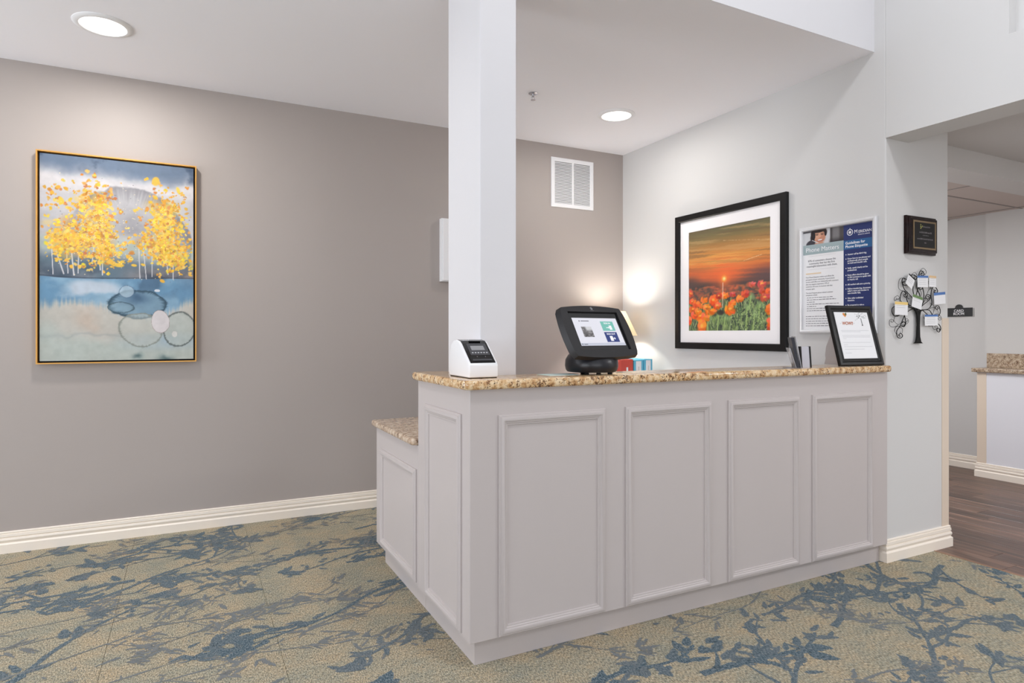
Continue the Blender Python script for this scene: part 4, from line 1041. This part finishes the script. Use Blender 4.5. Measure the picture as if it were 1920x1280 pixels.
rb = thing('storage_box', 'red storage box with white label slot, right of the kiosk base', 'box', (2.944, 3.95, .765))
M_RED = mat('red_card', (206, 78, 66), 0.55)
build(MB().box(0, 0, 0, .117, .22, .275), 'body', M_RED, rb, bevel=0.003, local=True)
build(MB().box(.052, -.0012, .02, .068, 0, .215), 'label_slot', M_PAPER, rb, local=True)
build(MB().box(-.0012, .02, .255, .1182, .221, .2765), 'lid_edge', mat('red_card_light', (226, 110, 96), 0.55), rb, local=True)
pc = build(MB().box(2.95, 3.98, 1.0425, 3.05, 4.15, 1.056), 'blue_pouch', mat('blue_vinyl', (66, 82, 168), 0.45), None, bevel=0.005)
tag(pc, 'flat blue pouch lying on top of the red box', 'pouch')
M_CYAN = mat('cyan_card', (96, 184, 214), 0.5)
def binder(x, wd, hh, label):
    k = thing('magazine_file', label, 'file box', (x, 3.95, .765), group='pale blue files beside the lamp')
    build(MB().box(0, 0, 0, wd, .215, hh), 'cover', M_CYAN, k, bevel=0.002, local=True)
    build(MB().box(wd * .22, -.0015, .01, wd * .78, 0, hh - .008), 'spine_label', M_PAPER, k, local=True)
    build(MB().box(wd * .46, -.0022, .01, wd * .54, -.0015, hh - .05), 'spine_print', mat('beige_ink', (206, 196, 190), 0.6), k, local=True)
binder(3.068, .090, .268, 'light blue file with white spine next to red box')
binder(3.167, .082, .274, 'rightmost light blue file, nearest the grey wall')

# ================================================================== LABEL PRINTER
ZC = 1.068
pr = thing('label_printer', 'white label printer with glossy black slanted front on granite counter', 'printer', (.945, 2.213, ZC))
PX, PY = .122, .212
# side profile (y, z), y = 0 front
prof = [(.0, .003), (.205, .003), (.212, .012), (.212, .055), (.206, .095), (.190, .128), (.165, .143), (.135, .146), (.108, .141), (.092, .131), (.008, .060), (.0, .050)]
build(MB().prism(prof, 0, PX, 'x'), 'body', M_WPLAST, pr, bevel=0.005, seg=3, smooth=0.6, local=True)
M_GLOSS = mat('gloss_black', (16, 16, 18), 0.08)
cov = [(.139, .1475), (.108, .1425), (.092, .1325), (.009, .0625), (.006, .058), (.010, .056), (.094, .127), (.110, .137), (.139, .142)]
build(MB().prism(cov, .008, PX - .008, 'x'), 'front_cover', M_GLOSS, pr, bevel=0.0015, seg=2, local=True)
def slant(a, b, x0_, x1_, lift):   # patch on the slanted face, a..b = fraction from bottom (0) to top (1)
    p0 = Vector((.009, .0625)); p1 = Vector((.092, .1325)); d = (p1 - p0); n = Vector((-d.y, d.x)).normalized()
    q = [p0 + d * a, p0 + d * b]; q2 = [v_ + n * lift for v_ in q]
    return MB().prism([tuple(q[0]), tuple(q[1]), tuple(q2[1]), tuple(q2[0])], x0_, x1_, 'x')
build(slant(.36, .98, .024, PX - .016, .0006), 'control_panel', mat('graphite_panel', (66, 66, 70), 0.35), pr, local=True)
lab(build(slant(.62, .85, .036, .092, .0012), 'display', mat('lcd_grey', (152, 152, 154), 0.3), pr, local=True), 'pale grey display window')
for q in range(6): build(slant(.46, .50, .032 + q * .012, .038 + q * .012, .0018), 'button', mat('button_white', (206, 206, 210), 0.4), pr, local=True)
build(slant(.04, .32, .016, PX - .014, .0006), 'output_slot', mat('deep_black', (6, 6, 7), 0.3), pr, local=True)
build(slant(.05, .13, .022, PX - .020, .003), 'cutter_lip', mat('graphite_panel', (66, 66, 70), 0.35), pr, bevel=0.0006, seg=1, local=True)
for q in (.045, .080): build(slant(.24, .29, q, q + .002, .0016), 'guide_pin', M_CHROME, pr, local=True)
build(MB().box(.042, .096, .1395, .090, .112, .1430), 'latch', mat('deep_black', (6, 6, 7), 0.3), pr, local=True)
build(MB().box(.004, .006, 0, PX - .004, PY - .008, .003), 'foot_plate', mat('deep_black', (6, 6, 7), 0.3), pr, local=True)
lb = MB()
for q, w_ in enumerate((.004, .003, .004, .003, .004)): lb.box(.022 + q * .0055, .1155, .1432, .022 + q * .0055 + w_, .1205, .1450)
build(lb, 'printed_mark', M_WTEXT, pr, local=True)

# ================================================================== SIGN-IN KIOSK
kk = thing('tablet_kiosk', 'black tablet kiosk with lit sign-in screen tilted on round base', 'kiosk', (1.565, 2.245, ZC))
BL_ = M_BLACKSATIN
build(MB().lathe([(.092, .008), (.104, .009), (.110, .017), (.114, .034), (.112, .060), (.101, .079), (.084, .093), (.060, .102), (.001, .104)], cx=-.023, cy=.032, n=48), 'base', mat('satin_black_base', (28, 28, 34), 0.3), kk, smooth=0.6, local=True)
neck = MB()
neck.loft([((-.018, .040, .075), .088), ((-.014, .046, .095), .080), ((-.008, .056, .125), .066), ((-.010, .076, .155), .052), ((-.012, .090, .18), .036)])
build(neck, 'neck', BL_, kk, smooth=0.9, local=True)
for a in (-2.45, -1.85, -1.1, 1.5): build(MB().lathe([(.010, 0), (.010, .009), (.001, .009)], cx=-.020 + .084 * math.cos(a), cy=.030 + .084 * math.sin(a), n=14), 'foot', mat('rubber', (20, 20, 20), 0.8), kk, local=True)
head = bpy.data.objects.new('head', None)
Mh = Matrix.Translation(Vector((1.549, 2.23, 1.2475)) - Vector((1.565, 2.245, ZC))) @ Matrix.Rotation(.1147, 4, 'Z') @ Matrix.Rotation(-.5323, 4, 'X')
def headpart(mb, name, m_, parent=kk, **kw):
    mb.v = [tuple(Mh @ Vector(p)) for p in mb.v]
    return build(mb, name, m_, parent, local=True, **kw)
bpy.data.objects.remove(head)
def bulge(hw, hh, bx, by, ch_, n=10):
    """CCW outline of a rounded housing with bowed edges and cut corners"""
    P = []
    for t in np.linspace(-1, 1, n): P.append(((hw - ch_) * t, -(hh - by * t * t)))
    for t in np.linspace(-1, 1, n): P.append((hw - bx * t * t, (hh - by - ch_) * t))
    for t in np.linspace(1, -1, n): P.append(((hw - ch_) * t, hh - by * t * t))
    for t in np.linspace(1, -1, n): P.append((-(hw - bx * t * t), (hh - by - ch_) * t))
    return P
out_b = bulge(.190, .127, .008, .010, .020); out_f = bulge(.181, .1265, .010, .011, .018)
inn = [(-.138, -.091), (.138, -.091), (.138, .095), (-.138, .095)]
hm = MB()
nO = len(out_f)
# shell: back outline -> front outline -> recess
vsb = [(p[0] * .93, .034, p[1] * .93) for p in out_b] + [(p[0], .022, p[1]) for p in out_b] + [(p[0], -.004, p[1]) for p in out_f]
fs_ = [tuple(range(nO))]
for ly in (0, 1):
    for i in range(nO): fs_.append((ly * nO + i, ly * nO + (i + 1) % nO, (ly + 1) * nO + (i + 1) % nO, (ly + 1) * nO + i))
hm.add(vsb, fs_)
# front ring between outline and rectangular recess: connect each outline vertex to the rectangle boundary
def rect_pt(px_, pz_):
    sx_ = .138 / max(abs(px_), 1e-6); sz_ = (.095 if pz_ > 0 else .091) / max(abs(pz_), 1e-6); s_ = min(sx_, sz_); return (px_ * s_, pz_ * s_)
k0 = len(hm.v)
ring_f = [(p[0], -.004, p[1]) for p in out_f]; ring_i = []
for i, p in enumerate(out_f):
    q = rect_pt(*p); ring_i.append((q[0], -.006, q[1]))
# snap the nearest ring points onto the true recess corners
for c_ in inn:
    j = min(range(nO), key=lambda i: (ring_i[i][0] - c_[0]) ** 2 + (ring_i[i][2] - c_[1]) ** 2); ring_i[j] = (c_[0], -.006, c_[1])
hm.add(ring_f + ring_i + [(p[0], .002, p[2]) for p in ring_i], [(i, (i + 1) % nO, nO + (i + 1) % nO, nO + i) for i in range(nO)] + [(nO + i, nO + (i + 1) % nO, 2 * nO + (i + 1) % nO, 2 * nO + i) for i in range(nO)])
headpart(hm, 'housing', BL_, smooth=0.5)
headpart(MB().box(-.139, .0012, -.092, .139, .003, .096), 'glass', mat('tablet_glass', (20, 20, 22), 0.12))
M_SCR = mat('lit_screen', (20, 20, 22), 0.25, emit=(226, 226, 236), estr=1.0)
scr = headpart(MB().box(-.123, .0002, -.067, .123, .0012, .067), 'screen', M_SCR)
def E_(name, rgb, s_=1.0): return mat(name, (10, 10, 10), 0.3, emit=rgb, estr=s_)
lab(headpart(MB().box(.0256, -.0006, .004, .0960, .0002, .0505), 'green_button', E_('screen_green', (118, 190, 178))), 'pale green on-screen button')
lab(headpart(MB().box(.0256, -.0006, -.051, .0960, .0002, -.0027), 'blue_button', E_('screen_blue', (36, 56, 122))), 'navy on-screen button')
headpart(MB().box(-.123, -.0004, -.067, .123, .0002, -.055), 'footer_bar', E_('screen_bar', (196, 200, 214)))
headpart(MB().box(-.118, -.0008, -.064, -.114, -.0004, -.058).box(-.108, -.0008, -.0625, -.088, -.0004, -.0600), 'footer_mark', E_('screen_ink', (70, 70, 80)))
headpart(MB().box(-.0905, -.0004, .049, -.086, .0002, .0545).box(-.080, -.0004, .0505, -.036, .0002, .0535), 'heading_mark', E_('screen_ink', (70, 70, 80)))
pk = MB()
def gray_photo(W=40, Hh=36):
    n = fbm(Hh, W, 6, 4, 31); im = np.zeros((Hh, W, 3)); im[:] = (100, 98, 100)
    Y, X = np.mgrid[0:Hh, 0:W]; mixin(im, sstep(.35, .7, n), (150, 148, 150)); mixin(im, sstep(.3, .5, X / W) * sstep(.5, .2, Y / Hh), (206, 206, 210)); mixin(im, sstep(.6, .4, n) * sstep(.5, .9, Y / Hh) * .8, (60, 58, 60))
    return im
ph = picture('screen_photo', gray_photo(), .0555, .0500, -.0910, -.0005, -.0262, None, kk)
mph = bpy.data.materials.new('screen_photo_glow'); mph.use_nodes = True
b_ = mph.node_tree.nodes['Principled BSDF']; a_ = mph.node_tree.nodes.new('ShaderNodeAttribute'); a_.attribute_name = 'print'
mph.node_tree.links.new(a_.outputs['Color'], b_.inputs['Emission Color']); b_.inputs['Emission Strength'].default_value = 1.0; b_.inputs['Base Color'].default_value = (.01, .01, .01, 1)
ph.data.materials.append(mph); ph.data.transform(Mh)
M_SW = E_('screen_white', (245, 245, 250))
ic = MB()
ic.box(.066, -.0010, .009, .080, -.0006, .030); ic.box(.048, -.0010, .0175, .062, -.0006, .0205)
ic.add([(.060, -.0010, .013), (.066, -.0010, .019), (.060, -.0010, .025)], [(0, 1, 2)])
ic.box(.048, -.0010, -.046, .064, -.0006, -.022); ic.box(.064, -.0010, -.0355, .072, -.0006, -.0325)
ic.add([(.071, -.0010, -.041), (.078, -.0010, -.034), (.071, -.0010, -.027)], [(0, 1, 2)])
headpart(ic, 'door_icon', M_SW)
for body_, z_ in (('SIGN IN', .0375), ('SIGN OUT', -.0155)):
    t_ = text(body_, .0105, M_SW, kk, .061, -.0007, z_, 'CENTER', bold=.0002); t_.data.transform(Mh)
lg = MB(); lg.tube([(.004 * math.cos(t) + 0.0, -.0052, .1135 + .005 * math.sin(t)) for t in np.linspace(0, 5.4, 14)], .0009, 5); lg.tube([(.003 + .003 * math.cos(t), -.0052, .1095 + .003 * math.sin(t)) for t in np.linspace(0, 2 * PI, 12)], .0008, 5)
lg.box(-.010, -.0056, .1000, .012, -.0046, .1018)
headpart(lg, 'logo_mark', mat('logo_grey', (190, 190, 194), 0.4))

# ================================================================== ACRYLIC HOLDERS AND AWARD FRAME
M_ACR = mat_clear('clear_acrylic', (196, 196, 204), 0.42)
bh = thing('brochure_holder', 'clear acrylic holder of dark brochures leaning on the granite counter', 'brochure holder', (2.675, 2.205, ZC), (0, 0, math.radians(48)))
def lean(d, h_): return [(0, 0), (.003, 0), (.003 + d, h_), (d, h_)]
build(MB().prism([(-.052, .0), (-.048, .0), (-.022, .158), (-.026, .158)], -.062, .062, 'x'), 'back_panel', M_ACR, bh, local=True)
build(MB().box(-.045, -.052, 0, .045, .020, .003), 'foot', M_ACR, bh, local=True)
lab(build(MB().prism([(-.044, .004), (-.030, .004), (-.003, .152), (-.018, .152)], -.055, .055, 'x'), 'brochure', mat('navy_brochure', (30, 30, 42), 0.4), bh, local=True), 'dark navy brochures')
build(MB().prism([(-.028, .004), (-.025, .004), (.004, .10), (.001, .10)], -.062, .062, 'x'), 'front_lip', M_ACR, bh, local=True)
ch2 = thing('card_holder', 'small silver and black upright card holder between brochures and award frame', 'card holder', (2.795, 2.200, ZC), (0, 0, math.radians(-14)))
build(MB().prism([(-.004, 0), (.006, 0), (.016, .105), (.006, .105)], -.024, .024, 'x'), 'plate', mat('brushed_silver', (196, 196, 204), 0.35, metal=0.5), ch2, local=True)
for s_ in (-1, 1): build(MB().prism([(-.006, 0), (.008, 0), (.018, .106), (.004, .106)], s_ * .027 - .004, s_ * .027 + .004, 'x'), 'edge_strip', M_BLACK, ch2, local=True)
build(MB().prism([(-.052, 0), (-.030, 0), (-.030, .014), (-.052, .026)], -.01, .04, 'y'), 'base', M_BLACK, ch2, local=True)

aw = thing('award_frame', 'black picture frame with wow award sheet standing at the counter end', 'picture frame', (3.011, 2.160, ZC + .0046), (0, 0, -.0922))
Ma = Matrix.Rotation(-.2663, 4, 'X')
def awp(mb, name, m_, **kw):
    mb.v = [tuple(Ma @ Vector(p)) for p in mb.v]; return build(mb, name, m_, aw, local=True, **kw)
AW, AH = .318, .3286
awp(MB().frame(AW, AH, [(0, -.016), (0, -.001), (.003, .002), (.016, .003), (.024, -.002), (.028, -.002), (.031, .001), (.034, .001), (.037, -.002), (.037, -.016)]), 'frame', M_BLACK, smooth=0.4)
awp(MB().box(.0371, .0005, .0371, AW - .0371, .015, AH - .0371), 'sheet', M_PAPER)
awp(MB().box(.01, .0155, .01, AW - .01, .0185, AH - .01), 'backing', mat('grey_board', (150, 146, 148), 0.7))
YA = .0005
def awt(s_, size, m_, x, z, **kw):
    t = text(s_, size, m_, aw, x, YA - .0003, z, **kw); t.data.transform(Ma); return t
awt('WOW!!', .024, mat('rust_ink', (176, 92, 44), 0.6), .078, .2215, shear=.25, bold=.0007, sx=.95)
def ln(rs, name, m_):
    mb = MB()
    for x0_, z0_, x1_, z1_ in rs: mb.box(x0_, YA - .0005, z0_, x1_, YA, z1_)
    awp(mb, name, m_)
ln([(.063, .228, .074, .2288), (.158, .229, .172, .2298)], 'dash', M_GTEXT)
ln([(.058, .1888, .262, .1898), (.062, .182, .20, .183), (.060, .1615, .262, .1625), (.062, .1530, .262, .154), (.062, .144, .085, .145), (.056, .1230, .255, .124), (.056, .111, .085, .112), (.056, .1005, .262, .1015), (.056, .0870, .20, .088), (.056, .066, .10, .067)], 'writing_line', M_LGTEXT)
hb = MB()
hp = [(.016 * math.sin(t) ** 3, (.013 * math.cos(t) - .005 * math.cos(2 * t) - .002 * math.cos(3 * t) - .001 * math.cos(4 * t)) * 1.0) for t in np.linspace(0, 2 * PI, 25)[:-1]]
hb.add([(.112 + a * .9, YA - .0005, .277 + b * .9) for a, b in hp], [tuple(range(24))])
awp(hb, 'heart_logo', mat('orange_ink', (226, 140, 66), 0.6))
awp(MB().add([(.113, YA - .0008, .284), (.126, YA - .0008, .290), (.124, YA - .0008, .276), (.113, YA - .0008, .272)], [(0, 1, 2, 3)]), 'heart_leaf', mat('olive_ink', (88, 108, 58), 0.6))
tt = MB().add([(.2200, YA - .0005, .2165), (.2305, YA - .0005, .2165), (.2275, YA - .0005, .224), (.2255, YA - .0005, .258), (.2215, YA - .0005, .258), (.2235, YA - .0005, .224)], [(0, 1, 2, 3, 4, 5)])
ra = random.Random(9)
for _ in range(46):
    t = ra.uniform(-.5, PI + .5); q = ra.uniform(.25, 1.0)
    x, z = .2225 + .046 * q * math.cos(t), .262 + .031 * q * math.sin(t); a = t + ra.uniform(-.9, .9); L_ = .0035
    dx, dz = math.cos(a) * L_, math.sin(a) * L_
    tt.add([(x - dx, YA - .0005, z - dz), (x + dz * .32, YA - .0005, z - dx * .32), (x + dx, YA - .0005, z + dz), (x - dz * .32, YA - .0005, z + dx * .32)], [(0, 1, 2, 3)])
awp(tt, 'tree_drawing', mat('black_ink', (34, 32, 34), 0.6))
# easel leg behind
lab(build(MB().prism([(.172, 0), (.163, .03), (.167, .05), (.160, .095), (.112, .20), (.083, .20), (.026, 0)], .075, .080, 'x'), 'easel_leg', mat('grey_easel_board', (188, 184, 186), 0.6), aw, local=True), 'grey card easel leg')

# flat sheet beside the kiosk
pp = build(MB().box(1.30, 2.215, ZC, 1.44, 2.325, ZC + .0012), 'paper_sheet', mat('mint_paper', (206, 226, 222), 0.6))
tag(pp, 'pale mint paper sheet lying on the granite left of kiosk', 'paper')
